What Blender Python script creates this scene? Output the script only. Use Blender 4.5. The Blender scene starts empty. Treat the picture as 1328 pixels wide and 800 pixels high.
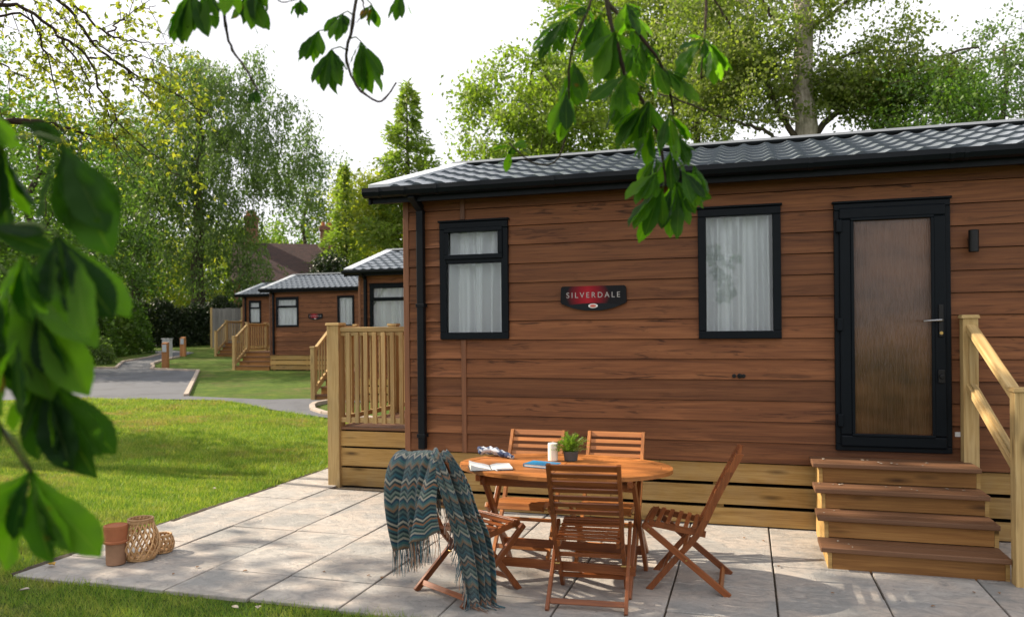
import bpy, math, random
import numpy as np
from mathutils import Vector, Matrix
PI = math.pi
random.seed(7)
S = bpy.context.scene
COL = S.collection

# ------------------------------------------------------------------ camera
H = 1.61
F_PX, YAW, ROLL = 1010.4, 0.29304, -0.0099
cam_d = bpy.data.cameras.new('camera'); cam = bpy.data.objects.new('camera', cam_d); COL.objects.link(cam)
S.camera = cam
cy_, sy_ = math.cos(YAW), math.sin(YAW); cr_, sr_ = math.cos(ROLL), math.sin(ROLL)
FWD = Vector((-sy_, cy_, 0)); R0 = Vector((cy_, sy_, 0)); U0 = Vector((0, 0, 1))
RGT = cr_*R0 + sr_*U0; UPV = -sr_*R0 + cr_*U0
cam.matrix_world = Matrix(((RGT.x, UPV.x, -FWD.x, 0), (RGT.y, UPV.y, -FWD.y, 0), (RGT.z, UPV.z, -FWD.z, H), (0, 0, 0, 1)))
cam_d.sensor_width = 36; cam_d.lens = F_PX/1328*36; cam_d.shift_y = 28.42/1328
cam_d.clip_start = 0.05; cam_d.clip_end = 600
cam_d.dof.use_dof = True; cam_d.dof.focus_distance = 6.2; cam_d.dof.aperture_fstop = 2.5

# ------------------------------------------------------------------ world and sun
SUN_EL, SUN_AZ = math.radians(35), math.radians(2.2)       # low sun from the left, almost along the long wall
to_sun = Vector((-math.cos(SUN_EL)*math.cos(SUN_AZ), -math.cos(SUN_EL)*math.sin(SUN_AZ), math.sin(SUN_EL)))
W = bpy.data.worlds.new('World'); S.world = W; W.use_nodes = True
wn, wl = W.node_tree.nodes, W.node_tree.links; wn.clear()
wo = wn.new('ShaderNodeOutputWorld'); wb = wn.new('ShaderNodeBackground')
sky = wn.new('ShaderNodeTexSky'); sky.sky_type = 'NISHITA'; sky.sun_disc = False
sky.sun_elevation = SUN_EL; sky.sun_rotation = math.atan2(to_sun.x, to_sun.y)
tc = wn.new('ShaderNodeTexCoord'); mp = wn.new('ShaderNodeMapping'); mp.inputs['Scale'].default_value = (1, 1, 2.4)
nz = wn.new('ShaderNodeTexNoise'); nz.inputs['Scale'].default_value = 1.7; nz.inputs['Detail'].default_value = 6; nz.inputs['Roughness'].default_value = .55
rp = wn.new('ShaderNodeValToRGB'); rp.color_ramp.elements[0].position = .25; rp.color_ramp.elements[0].color = (.6, .6, .6, 1)
rp.color_ramp.elements[1].position = .5; rp.color_ramp.elements[1].color = (.97, .97, .97, 1)
cloud = wn.new('ShaderNodeRGB'); cloud.outputs[0].default_value = (7.0, 6.95, 7.2, 1)      # bright thin cloud
mx = wn.new('ShaderNodeMixRGB')
wl.new(tc.outputs['Generated'], mp.inputs['Vector']); wl.new(mp.outputs[0], nz.inputs['Vector']); wl.new(nz.outputs['Fac'], rp.inputs[0])
wl.new(rp.outputs[0], mx.inputs[0]); wl.new(sky.outputs[0], mx.inputs[1]); wl.new(cloud.outputs[0], mx.inputs[2])
wl.new(mx.outputs[0], wb.inputs[0]); wb.inputs[1].default_value = 0.1; wl.new(wb.outputs[0], wo.inputs[0])
sl = bpy.data.lights.new('sun', 'SUN'); sl.energy = 5.0; sl.angle = math.radians(.55); sl.color = (1, .87, .70)
so = bpy.data.objects.new('sun', sl); COL.objects.link(so); so.rotation_euler = to_sun.to_track_quat('Z', 'Y').to_euler()
S.view_settings.view_transform = 'Standard'; S.view_settings.look = 'None'; S.view_settings.gamma = 1
S.view_settings.exposure = 0.95; S.view_settings.use_curve_mapping = False
S.cycles.use_denoising = True
S.cycles.max_bounces = 6; S.cycles.diffuse_bounces = 3; S.cycles.glossy_bounces = 3; S.cycles.transmission_bounces = 4; S.cycles.transparent_max_bounces = 8

# ------------------------------------------------------------------ helpers
def at(px, py, d):
    """a point d metres away along the lens axis, seen at pixel (px,py) of the 1328x800 photograph"""
    return Vector((0, 0, H)) + d*(FWD + RGT*((px-664)/F_PX) - UPV*((py-428.42)/F_PX))
GD = [-60, 0, 12, 17, 28, 36, 45, 60, 90, 200]; GZ = [0, 0, 0, .08, .28, .51, .95, 1.6, 3.0, 8.0]
def terr(x, y):
    return float(np.interp(-.289*x + .957*y, GD, GZ))

def tag(o, label=None, cat=None, group=None, kind=None):
    if label: o['label'] = label
    if cat: o['category'] = cat
    if group: o['group'] = group
    if kind: o['kind'] = kind
    return o
def empty(name, loc=(0, 0, 0), rz=0.0):
    o = bpy.data.objects.new(name, None); COL.objects.link(o); o.location = loc; o.rotation_euler = (0, 0, rz); o.empty_display_size = .2
    return o
def kids(o): return [c for c in bpy.data.objects if c.parent == o]
def copy_tree(o, parent=None):
    c = o.copy(); COL.objects.link(c); c.parent = parent
    for ch in kids(o): copy_tree(ch, c)
    return c

class MB:
    """collects shapes with uv (metres along / across the grain), then links them as one mesh object"""
    def __init__(s): s.v = []; s.f = []; s.uv = []; s.r = []
    def add(s, vs, fs, uvs=None, rnd=None):
        b = len(s.v); s.v += [tuple(q) for q in vs]
        rnd = random.random() if rnd is None else rnd
        s.r += [rnd]*len(vs)
        for i, f in enumerate(fs):
            s.f.append([b+k for k in f])
            s.uv += list(uvs[i]) if uvs else [(vs[k][0], vs[k][2]) for k in f]
        return s
    def hexa(s, c, long=None):
        """8 corners: bottom 4 (ccw) then top 4; uv by longest edge"""
        c = [Vector(q) for q in c]
        ax = [c[1]-c[0], c[3]-c[0], c[4]-c[0]]; L = [a.length for a in ax]
        k = max(range(3), key=lambda i: L[i]) if long is None else long
        u = ax[k].normalized(); o = [a.normalized() for i, a in enumerate(ax) if i != k]
        ou, ov = random.uniform(0, 40), random.uniform(0, 40)
        fs = [(0, 3, 2, 1), (4, 5, 6, 7), (0, 1, 5, 4), (1, 2, 6, 5), (2, 3, 7, 6), (3, 0, 4, 7)]
        uvs = [[((c[i]-c[0]).dot(u)+ou, (c[i]-c[0]).dot(o[0])+(c[i]-c[0]).dot(o[1])+ov) for i in f] for f in fs]
        return s.add(c, fs, uvs)
    def box(s, x0, x1, y0, y1, z0, z1, long=None):
        return s.hexa([(x0, y0, z0), (x1, y0, z0), (x1, y1, z0), (x0, y1, z0), (x0, y0, z1), (x1, y0, z1), (x1, y1, z1), (x0, y1, z1)], long)
    def bar(s, p0, p1, w, h, up=(0, 0, 1), w1=None):
        """rectangular bar from p0 to p1: w across, h along 'up'"""
        p0, p1 = Vector(p0), Vector(p1); d = (p1-p0).normalized(); up = Vector(up)
        a = d.cross(up).normalized(); b = a.cross(d).normalized(); w1 = w if w1 is None else w1
        q = []
        for p, ww in ((p0, w), (p1, w1)):
            q.append([p+a*sa*ww/2+b*sb*h/2 for sa, sb in ((-1, -1), (1, -1), (1, 1), (-1, 1))])
        A, B = q
        return s.hexa([A[0], A[1], A[2], A[3], B[0], B[1], B[2], B[3]], 2)
    def tube(s, pts, rad, n=8, cap=True):
        pts = [Vector(p) for p in pts]; m = len(pts)
        if not hasattr(rad, '__len__'): rad = [rad]*m
        vs = []; uvl = []; acc = 0; ref = None; ou = random.uniform(0, 30)
        for i, p in enumerate(pts):
            d = (pts[min(i+1, m-1)]-pts[max(i-1, 0)])
            d = d.normalized() if d.length > 1e-9 else Vector((0, 0, 1))
            if ref is None: ref = d.orthogonal().normalized()
            ref = (ref-d*ref.dot(d)); ref = ref.normalized() if ref.length > 1e-6 else d.orthogonal().normalized()
            b = d.cross(ref)
            if i: acc += (p-pts[i-1]).length
            for k in range(n):
                a = 2*PI*k/n; vs.append(p+(ref*math.cos(a)+b*math.sin(a))*rad[i])
            uvl.append(acc+ou)
        fs, uvs = [], []
        for i in range(m-1):
            for k in range(n):
                k2 = (k+1) % n
                fs.append((i*n+k, i*n+k2, (i+1)*n+k2, (i+1)*n+k))
                c0, c1 = 2*PI*rad[i]*k/n, 2*PI*rad[i]*(k+1)/n
                uvs.append([(uvl[i], c0), (uvl[i], c1), (uvl[i+1], c1), (uvl[i+1], c0)])
        if cap:
            fs.append(tuple(reversed(range(n)))); uvs.append([(0, 0)]*n)
            fs.append(tuple((m-1)*n+k for k in range(n))); uvs.append([(0, 0)]*n)
        return s.add(vs, fs, uvs)
    def lathe(s, prof, n=32, c=(0, 0, 0), cap0=True, cap1=True):
        vs, fs, uvs = [], [], []
        for r, z in prof:
            for k in range(n):
                a = 2*PI*k/n; vs.append((c[0]+r*math.cos(a), c[1]+r*math.sin(a), c[2]+z))
        for i in range(len(prof)-1):
            for k in range(n):
                k2 = (k+1) % n; fs.append((i*n+k, i*n+k2, (i+1)*n+k2, (i+1)*n+k))
                uvs.append([(k/n, prof[i][1]), ((k+1)/n, prof[i][1]), ((k+1)/n, prof[i+1][1]), (k/n, prof[i+1][1])])
        if cap0: fs.append(tuple(reversed(range(n)))); uvs.append([(vs[k][0], vs[k][1]) for k in reversed(range(n))])
        if cap1:
            b = (len(prof)-1)*n; fs.append(tuple(b+k for k in range(n))); uvs.append([(vs[b+k][0], vs[b+k][1]) for k in range(n)])
        return s.add(vs, fs, uvs)
    def prism(s, poly, axis, a0, a1):
        """2d polygon extruded along axis ('x': poly=(y,z); 'y': (x,z); 'z': (x,y))"""
        n = len(poly)
        def P(q, a): return {'x': (a, q[0], q[1]), 'y': (q[0], a, q[1]), 'z': (q[0], q[1], a)}[axis]
        vs = [P(q, a0) for q in poly]+[P(q, a1) for q in poly]
        fs = [tuple(range(n)), tuple(reversed(range(n, 2*n)))]; uvs = [[poly[i] for i in range(n)], [poly[i] for i in reversed(range(n))]]
        ou = random.uniform(0, 30); acc = ou
        for i in range(n):
            j = (i+1) % n; fs.append((j, i, n+i, n+j)); l = math.dist(poly[i], poly[j])
            uvs.append([(a0, acc+l), (a0, acc), (a1, acc), (a1, acc+l)]); acc += l
        return s.add(vs, fs, uvs)
    def grid(s, P, uv=None):
        """P[i][j] points"""
        n, m = len(P), len(P[0]); vs = [q for r in P for q in r]; fs, uvs = [], []
        for i in range(n-1):
            for j in range(m-1):
                fs.append((i*m+j, i*m+j+1, (i+1)*m+j+1, (i+1)*m+j))
                if uv: uvs.append([uv[i][j], uv[i][j+1], uv[i+1][j+1], uv[i+1][j]])
        return s.add(vs, fs, uvs if uv else None)
    def build(s, name, mat, parent=None, smooth=False, bevel=0, solid=0, autosmooth=None):
        me = bpy.data.meshes.new(name); me.from_pydata(s.v, [], s.f)
        uvl = me.uv_layers.new(name='UVMap'); uvl.data.foreach_set('uv', np.array(s.uv, dtype=np.float32).ravel())
        at_ = me.attributes.new('rnd', 'FLOAT', 'POINT'); at_.data.foreach_set('value', np.array(s.r, dtype=np.float32))
        if smooth: me.polygons.foreach_set('use_smooth', [True]*len(me.polygons))
        me.materials.append(mat); me.update()
        import bmesh
        bm = bmesh.new(); bm.from_mesh(me); bmesh.ops.recalc_face_normals(bm, faces=bm.faces); bm.to_mesh(me); bm.free()
        o = bpy.data.objects.new(name, me); COL.objects.link(o); o.parent = parent
        if solid: m = o.modifiers.new('solid', 'SOLIDIFY'); m.thickness = solid; m.offset = 0
        if bevel: m = o.modifiers.new('bevel', 'BEVEL'); m.width = bevel; m.segments = 2; m.limit_method = 'ANGLE'; m.angle_limit = .6
        return o

def tri_mesh(name, V, Fq, rnd, mat, parent=None, uv=None):
    """fast mesh from numpy: V (n,3), faces (m,k) of equal size k, rnd per vertex"""
    me = bpy.data.meshes.new(name); n = len(V); m, k = Fq.shape
    me.vertices.add(n); me.vertices.foreach_set('co', V.astype(np.float32).ravel())
    me.loops.add(m*k); me.loops.foreach_set('vertex_index', Fq.astype(np.int32).ravel())
    me.polygons.add(m); me.polygons.foreach_set('loop_start', np.arange(0, m*k, k, dtype=np.int32))
    a = me.attributes.new('rnd', 'FLOAT', 'POINT'); a.data.foreach_set('value', rnd.astype(np.float32))
    me.materials.append(mat); me.update(calc_edges=True)
    o = bpy.data.objects.new(name, me); COL.objects.link(o); o.parent = parent
    return o

# ------------------------------------------------------------------ materials
def mat(name):
    m = bpy.data.materials.new(name); m.use_nodes = True; nt = m.node_tree
    b = nt.nodes['Principled BSDF']; return m, nt, b
def N(nt, t, **kw):
    n = nt.nodes.new(t)
    for k, v in kw.items():
        if k in n.inputs: n.inputs[k].default_value = v
        else: setattr(n, k, v)
    return n
def ramp(nt, fac, stops):
    r = nt.nodes.new('ShaderNodeValToRGB'); e = r.color_ramp.elements
    while len(e) < len(stops): e.new(.5)
    for i, (p, c) in enumerate(stops):
        e[i].position = p; e[i].color = (*c, 1) if len(c) == 3 else c
    if fac is not None: nt.links.new(fac, r.inputs[0])
    return r
def mixc(nt, fac, a, b, mode='MIX'):
    x = nt.nodes.new('ShaderNodeMixRGB'); x.blend_type = mode
    for i, q in enumerate((fac, a, b)):
        if hasattr(q, 'is_linked'): nt.links.new(q, x.inputs[i])
        elif isinstance(q, (int, float)): x.inputs[i].default_value = q if i == 0 else (q, q, q, 1)
        else: x.inputs[i].default_value = (*q, 1)
    return x.outputs[0]
def mth(nt, op, a, b=None, c=None):
    x = nt.nodes.new('ShaderNodeMath'); x.operation = op
    for i, q in enumerate((a, b, c)):
        if q is None: continue
        if hasattr(q, 'is_linked'): nt.links.new(q, x.inputs[i])
        else: x.inputs[i].default_value = q
    return x.outputs[0]
def noise(nt, vec, scale, detail=4, rough=.6, dist=0):
    n = nt.nodes.new('ShaderNodeTexNoise'); n.inputs['Scale'].default_value = scale; n.inputs['Detail'].default_value = detail
    n.inputs['Roughness'].default_value = rough; n.inputs['Distortion'].default_value = dist
    if vec is not None: nt.links.new(vec, n.inputs['Vector'])
    return n.outputs['Fac']
def coords(nt, kind='Object', scale=(1, 1, 1)):
    t = nt.nodes.new('ShaderNodeTexCoord'); m = nt.nodes.new('ShaderNodeMapping'); m.inputs['Scale'].default_value = scale
    nt.links.new(t.outputs[kind], m.inputs['Vector']); return m.outputs[0]
def attr(nt, n='rnd'):
    a = nt.nodes.new('ShaderNodeAttribute'); a.attribute_name = n; return a.outputs['Fac']
def bump(nt, b, h, strength, dist=.01):
    n = nt.nodes.new('ShaderNodeBump'); n.inputs['Strength'].default_value = strength; n.inputs['Distance'].default_value = dist
    nt.links.new(h, n.inputs['Height']); nt.links.new(n.outputs[0], b.inputs['Normal']); return n

def plain(name, col, rough=.5, spec=.5, metal=0, var=.12, nscale=8, bmp=0.0):
    m, nt, b = mat(name); v = coords(nt)
    n = noise(nt, v, nscale, 5)
    c = mixc(nt, n, tuple(q*(1-var) for q in col), tuple(min(1, q*(1+var)) for q in col))
    nt.links.new(c, b.inputs['Base Color']); b.inputs['Roughness'].default_value = rough; b.inputs['Specular IOR Level'].default_value = spec
    b.inputs['Metallic'].default_value = metal
    rr = mth(nt, 'MULTIPLY_ADD', noise(nt, v, nscale*3, 3), .2, rough-.1); nt.links.new(rr, b.inputs['Roughness'])
    if bmp: bump(nt, b, noise(nt, v, nscale*12, 4), bmp, .004)
    return m

def wood(name, dark, mid, light, rough=.55, along=1.6, across=34, knots=0.0, knot_scale=2.2, bmp=.25, spec=.4, dist=.5, streak=0.0, wear=0.0):
    m, nt, b = mat(name)
    uv = coords(nt, 'UV', (along, across, 1)); uv1 = coords(nt, 'UV')
    r = attr(nt)
    g = noise(nt, uv, 1.0, 6, .62, dist)
    fine = noise(nt, coords(nt, 'UV', (along*3, across*5, 1)), 1.0, 3, .6)
    c = ramp(nt, g, [(.28, dark), (.5, mid), (.72, light)]).outputs[0]
    c = mixc(nt, .35, c, ramp(nt, fine, [(.3, dark), (.7, light)]).outputs[0])
    hgt = mth(nt, 'ADD', g, mth(nt, 'MULTIPLY', fine, .4))
    br = mth(nt, 'MULTIPLY_ADD', r, .5, .75)                   # board to board variation
    c = mixc(nt, 1.0, c, br, 'MULTIPLY')
    if streak:                                                 # short dark charcoal flecks along the grain
        s = noise(nt, coords(nt, 'UV', (3.2, 26, 1)), 1.0, 5, .55, 1.2)
        s2 = noise(nt, coords(nt, 'UV', (.9, 5, 1)), 1.0, 2, .5)
        k = mth(nt, 'MULTIPLY', ramp(nt, s, [(.54, (0, 0, 0)), (.64, (1, 1, 1))]).outputs[0], ramp(nt, s2, [(.42, (0, 0, 0)), (.58, (1, 1, 1))]).outputs[0])
        c = mixc(nt, mth(nt, 'MULTIPLY', mth(nt, 'MULTIPLY', k, mth(nt, 'MULTIPLY_ADD', r, .9, .3)), streak), c, tuple(q*.3 for q in dark))
    if knots:
        vo = nt.nodes.new('ShaderNodeTexVoronoi'); vo.inputs['Scale'].default_value = 1.0
        nt.links.new(coords(nt, 'UV', (knot_scale, knot_scale*4.5, 1)), vo.inputs['Vector'])
        dd = mth(nt, 'ADD', vo.outputs['Distance'], mth(nt, 'MULTIPLY', g, .08))
        ring = ramp(nt, dd, [(.09, (1, 1, 1)), (.15, (.7, .7, .7)), (.30, (0, 0, 0))]).outputs[0]
        sel = ramp(nt, vo.outputs['Color'], [(.44, (0, 0, 0)), (.48, (1, 1, 1))]).outputs[0]
        kk = mth(nt, 'MULTIPLY', mth(nt, 'MULTIPLY', ring, sel), knots)
        c = mixc(nt, kk, c, tuple(q*.35 for q in dark))
    if wear:
        w = noise(nt, coords(nt, 'Object', (3, 3, 3)), 1.3, 5, .65)
        c = mixc(nt, mth(nt, 'MULTIPLY', ramp(nt, w, [(.45, (0, 0, 0)), (.7, (1, 1, 1))]).outputs[0], wear), c, (.30, .27, .20))
    nt.links.new(c, b.inputs['Base Color'])
    nt.links.new(mth(nt, 'MULTIPLY_ADD', fine, .25, rough-.12), b.inputs['Roughness']); b.inputs['Specular IOR Level'].default_value = spec
    bump(nt, b, hgt, bmp, .004)
    return m

def leafmat(name, c0, c1, c2, trans=.45, tcol=None, rough=.45, spec=.35, veins=False, spots=None):
    m, nt, b = mat(name); r = attr(nt)
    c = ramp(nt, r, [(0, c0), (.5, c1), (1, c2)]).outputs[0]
    o = nt.nodes['Material Output']
    tr = nt.nodes.new('ShaderNodeBsdfTranslucent'); mxs = nt.nodes.new('ShaderNodeMixShader'); mxs.inputs[0].default_value = trans
    t = tcol or (1.3, 1.6, .5)
    if veins:
        uv = nt.nodes.new('ShaderNodeTexCoord'); sep = nt.nodes.new('ShaderNodeSeparateXYZ'); nt.links.new(uv.outputs['UV'], sep.inputs[0])
        ax = mth(nt, 'ABSOLUTE', sep.outputs[0])
        ph = mth(nt, 'SUBTRACT', mth(nt, 'MULTIPLY', sep.outputs[1], 15), mth(nt, 'MULTIPLY', ax, 7))
        fr = mth(nt, 'ABSOLUTE', mth(nt, 'SUBTRACT', mth(nt, 'FRACT', ph), .5))
        vein = ramp(nt, fr, [(0, (1, 1, 1)), (.10, (0, 0, 0))]).outputs[0]
        rib = ramp(nt, ax, [(.0, (1, 1, 1)), (.07, (0, 0, 0))]).outputs[0]
        vv = mth(nt, 'MAXIMUM', mth(nt, 'MULTIPLY', vein, .35), rib)
        c = mixc(nt, mth(nt, 'MULTIPLY', vv, .5), c, (.17, .26, .06))
        n1 = noise(nt, coords(nt), 30, 4)
        c = mixc(nt, mth(nt, 'MULTIPLY', n1, .3), c, (.02, .05, .012))
        if spots:
            n2 = noise(nt, coords(nt), 9, 2)
            c = mixc(nt, ramp(nt, n2, [(.70, (0, 0, 0)), (.74, (1, 1, 1))]).outputs[0], c, spots)
        bump(nt, b, mth(nt, 'SUBTRACT', 1, vv), .5, .003)
    nt.links.new(c, b.inputs['Base Color'])
    tcn = mixc(nt, 1.0, c, t, 'MULTIPLY'); nt.links.new(tcn, tr.inputs['Color'])
    b.inputs['Roughness'].default_value = rough; b.inputs['Specular IOR Level'].default_value = spec
    nt.links.new(b.outputs[0], mxs.inputs[1]); nt.links.new(tr.outputs[0], mxs.inputs[2]); nt.links.new(mxs.outputs[0], o.inputs[0])
    return m

M = {}
M['cladding'] = wood('cladding', (.075, .026, .011), (.175, .064, .024), (.265, .107, .042), rough=.55, along=.8, across=16, streak=.72, bmp=.45, spec=.22, dist=1.0)
M['trim_brown'] = wood('trim_brown', (.09, .035, .015), (.15, .058, .024), (.20, .08, .034), rough=.5, along=1, across=20, bmp=.2)
M['pine'] = wood('pine', (.22, .115, .03), (.39, .235, .075), (.50, .335, .13), rough=.65, along=1.2, across=18, knots=.95, bmp=.25, spec=.2, wear=.15, dist=1.0)
M['pine_post'] = wood('pine_post', (.25, .145, .05), (.42, .285, .12), (.54, .40, .19), rough=.65, along=1.2, across=22, knots=.7, bmp=.3, spec=.2, wear=.12, dist=.9)
M['riser'] = wood('riser', (.13, .05, .014), (.27, .125, .036), (.36, .19, .06), rough=.6, along=1.2, across=22, knots=.9, bmp=.25, spec=.25)
M['tread'] = wood('tread', (.10, .045, .02), (.155, .075, .036), (.21, .105, .055), rough=.6, along=.8, across=60, bmp=.35, spec=.35)
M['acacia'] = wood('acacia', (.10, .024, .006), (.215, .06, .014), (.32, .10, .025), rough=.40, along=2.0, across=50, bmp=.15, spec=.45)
M['acacia_sunlit'] = wood('acacia_sunlit', (.19, .055, .012), (.36, .125, .030), (.47, .19, .05), rough=.42, along=2.0, across=50, bmp=.15, spec=.45)  # lighter copy of acacia: sunlight put into the colour of tabletop and far chairs
M['upvc'] = plain('upvc', (.0022, .0045, .0075), .45, .14, 0, .15, 6)
M['gutter'] = plain('gutter', (.003, .005, .0075), .45, .16, 0, .2, 5)
M['black'] = plain('black', (.005, .005, .006), .4, .3)
M['steel'] = plain('steel', (.35, .35, .36), .3, .5, .9)
M['brass'] = plain('brass', (.45, .3, .1), .35, .5, .9)
M['white'] = plain('white', (.72, .72, .70), .5, .4)
M['dark_inside'] = plain('dark_inside', (.035, .022, .015), .8, .2)
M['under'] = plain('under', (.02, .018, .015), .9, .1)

def roofmat(name, col, rough):
    m, nt, b = mat(name); v = coords(nt)
    n = noise(nt, v, 3, 6, .65); n2 = noise(nt, v, 60, 3)
    c = mixc(nt, n, tuple(q*.75 for q in col), tuple(q*1.3 for q in col)); c = mixc(nt, mth(nt, 'MULTIPLY', n2, .25), c, (.3, .31, .3))
    nt.links.new(c, b.inputs['Base Color']); nt.links.new(mth(nt, 'MULTIPLY_ADD', n, .25, rough-.12), b.inputs['Roughness'])
    b.inputs['Specular IOR Level'].default_value = .6; bump(nt, b, n2, .15, .002)
    return m
M['roof'] = roofmat('roof_tile', (.075, .095, .12), .30)
M['ridge'] = roofmat('ridge_metal', (.065, .075, .085), .45)
M['verge'] = roofmat('verge_metal', (.50, .53, .56), .3)

def panemat():
    m, nt, b = mat('window_glass'); o = nt.nodes['Material Output']
    g = N(nt, 'ShaderNodeBsdfGlossy', Roughness=.02); t = nt.nodes.new('ShaderNodeBsdfTransparent'); t.inputs[0].default_value = (.93, .95, .95, 1)
    f = N(nt, 'ShaderNodeFresnel', IOR=1.5); x = nt.nodes.new('ShaderNodeMixShader')
    bn = nt.nodes.new('ShaderNodeBump'); bn.inputs['Strength'].default_value = .05; nt.links.new(noise(nt, coords(nt), 2.5, 2), bn.inputs['Height'])
    nt.links.new(bn.outputs[0], g.inputs['Normal'])
    nt.links.new(f.outputs[0], x.inputs[0]); nt.links.new(t.outputs[0], x.inputs[1]); nt.links.new(g.outputs[0], x.inputs[2]); nt.links.new(x.outputs[0], o.inputs[0])
    return m
M['glass'] = panemat()
def doorglass():
    m, nt, b = mat('obscure_glass'); v = coords(nt)
    big = noise(nt, coords(nt, 'Object', (1.2, 1, 2.2)), 1.1, 3)
    rain = noise(nt, coords(nt, 'Object', (260, 260, 7)), 1.0, 4, .6)
    c = ramp(nt, big, [(.3, (.026, .011, .005)), (.7, (.125, .056, .024))]).outputs[0]
    c = mixc(nt, ramp(nt, rain, [(.40, (0, 0, 0)), (.66, (.22, .22, .22))]).outputs[0], c, (.20, .13, .085)); nt.links.new(c, b.inputs['Base Color']); b.inputs['Roughness'].default_value = .10; b.inputs['Specular IOR Level'].default_value = .55
    bump(nt, b, rain, .9, .006)
    return m
M['door_glass'] = doorglass()
def curtainmat():
    m, nt, b = mat('net_curtain'); o = nt.nodes['Material Output']
    uv = coords(nt, 'Object', (1, 1, 1))
    n = noise(nt, coords(nt, 'Object', (300, 300, 300)), 1.0, 2); sm = noise(nt, coords(nt, 'Object', (8, 8, 2)), 1.0, 4)
    c = mixc(nt, sm, (.86, .87, .89), (.93, .94, .96)); c = mixc(nt, mth(nt, 'MULTIPLY', n, .2), c, (.5, .5, .48))
    nt.links.new(c, b.inputs['Base Color']); b.inputs['Roughness'].default_value = .9; b.inputs['Specular IOR Level'].default_value = .1
    t = nt.nodes.new('ShaderNodeBsdfTransparent'); x = nt.nodes.new('ShaderNodeMixShader'); x.inputs[0].default_value = .03
    nt.links.new(b.outputs[0], x.inputs[1]); nt.links.new(t.outputs[0], x.inputs[2]); nt.links.new(x.outputs[0], o.inputs[0])
    return m
M['curtain'] = curtainmat()
def slabmat():
    m, nt, b = mat('paving_slab'); v = coords(nt); r = attr(nt)
    base = ramp(nt, r, [(0, (.24, .235, .225)), (.35, (.34, .33, .31)), (.7, (.43, .40, .365)), (1, (.30, .295, .285))]).outputs[0]
    st = noise(nt, v, 2.6, 7, .65, .4); st2 = noise(nt, coords(nt, 'Object', (6, 9, 6)), 1.0, 7, .68, 1.6); fine = noise(nt, v, 70, 4)
    c = mixc(nt, mth(nt, 'MULTIPLY', ramp(nt, st, [(.42, (0, 0, 0)), (.60, (1, 1, 1))]).outputs[0], .75), base, (.47, .40, .34))
    c = mixc(nt, mth(nt, 'MULTIPLY', ramp(nt, st2, [(.45, (0, 0, 0)), (.68, (1, 1, 1))]).outputs[0], .75), c, (.22, .22, .21))
    c = mixc(nt, mth(nt, 'MULTIPLY', ramp(nt, st2, [(.28, (1, 1, 1)), (.42, (0, 0, 0))]).outputs[0], .6), c, (.55, .52, .47))
    c = mixc(nt, mth(nt, 'MULTIPLY', fine, .3), c, (.16, .155, .145))
    sp = noise(nt, v, 26, 2); c = mixc(nt, ramp(nt, sp, [(.73, (0, 0, 0)), (.77, (.6, .6, .6))]).outputs[0], c, (.07, .06, .05))
    nt.links.new(c, b.inputs['Base Color']); b.inputs['Roughness'].default_value = .8; b.inputs['Specular IOR Level'].default_value = .3
    bump(nt, b, mth(nt, 'ADD', st2, mth(nt, 'MULTIPLY', fine, .3)), .9, .016)
    return m
M['slab'] = slabmat()
def soilmat():
    m, nt, b = mat('soil_joint'); v = coords(nt); n = noise(nt, v, 30, 5)
    nt.links.new(ramp(nt, n, [(.3, (.03, .022, .014)), (.7, (.085, .065, .04))]).outputs[0], b.inputs['Base Color']); b.inputs['Roughness'].default_value = .95
    bump(nt, b, n, .8, .02); return m
M['soil'] = soilmat()
def lawnmat():
    m, nt, b = mat('lawn'); v = coords(nt)
    big = noise(nt, v, .55, 5, .6, .3); med = noise(nt, coords(nt, 'Object', (1.6, 2.6, 1)), 1.0, 6, .7); fine = noise(nt, v, 45, 5, .7)
    c = ramp(nt, med, [(.3, (.05, .098, .012)), (.55, (.10, .165, .018)), (.75, (.19, .22, .03))]).outputs[0]
    dry = mth(nt, 'MULTIPLY', ramp(nt, big, [(.50, (0, 0, 0)), (.62, (1, 1, 1))]).outputs[0], ramp(nt, noise(nt, coords(nt, 'Object', (2.4, 5, 3)), 1.0, 5, .7), [(.44, (0, 0, 0)), (.58, (1, 1, 1))]).outputs[0])
    c = mixc(nt, mth(nt, 'MULTIPLY', dry, .8), c, (.21, .15, .07))
    tuft = noise(nt, coords(nt, 'Object', (5, 9, 5)), 1.0, 5, .75)
    c = mixc(nt, ramp(nt, tuft, [(.40, (.38, .38, .38)), (.58, (0, 0, 0))]).outputs[0], c, (.035, .06, .012)); c = mixc(nt, ramp(nt, tuft, [(.58, (0, 0, 0)), (.75, (.6, .6, .6))]).outputs[0], c, (.26, .26, .06))
    c = mixc(nt, mth(nt, 'MULTIPLY', fine, .5), c, (.03, .045, .01))
    nt.links.new(c, b.inputs['Base Color']); b.inputs['Roughness'].default_value = .9; b.inputs['Specular IOR Level'].default_value = .15
    bump(nt, b, fine, 1.0, .03); return m
M['lawn'] = lawnmat()
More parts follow.
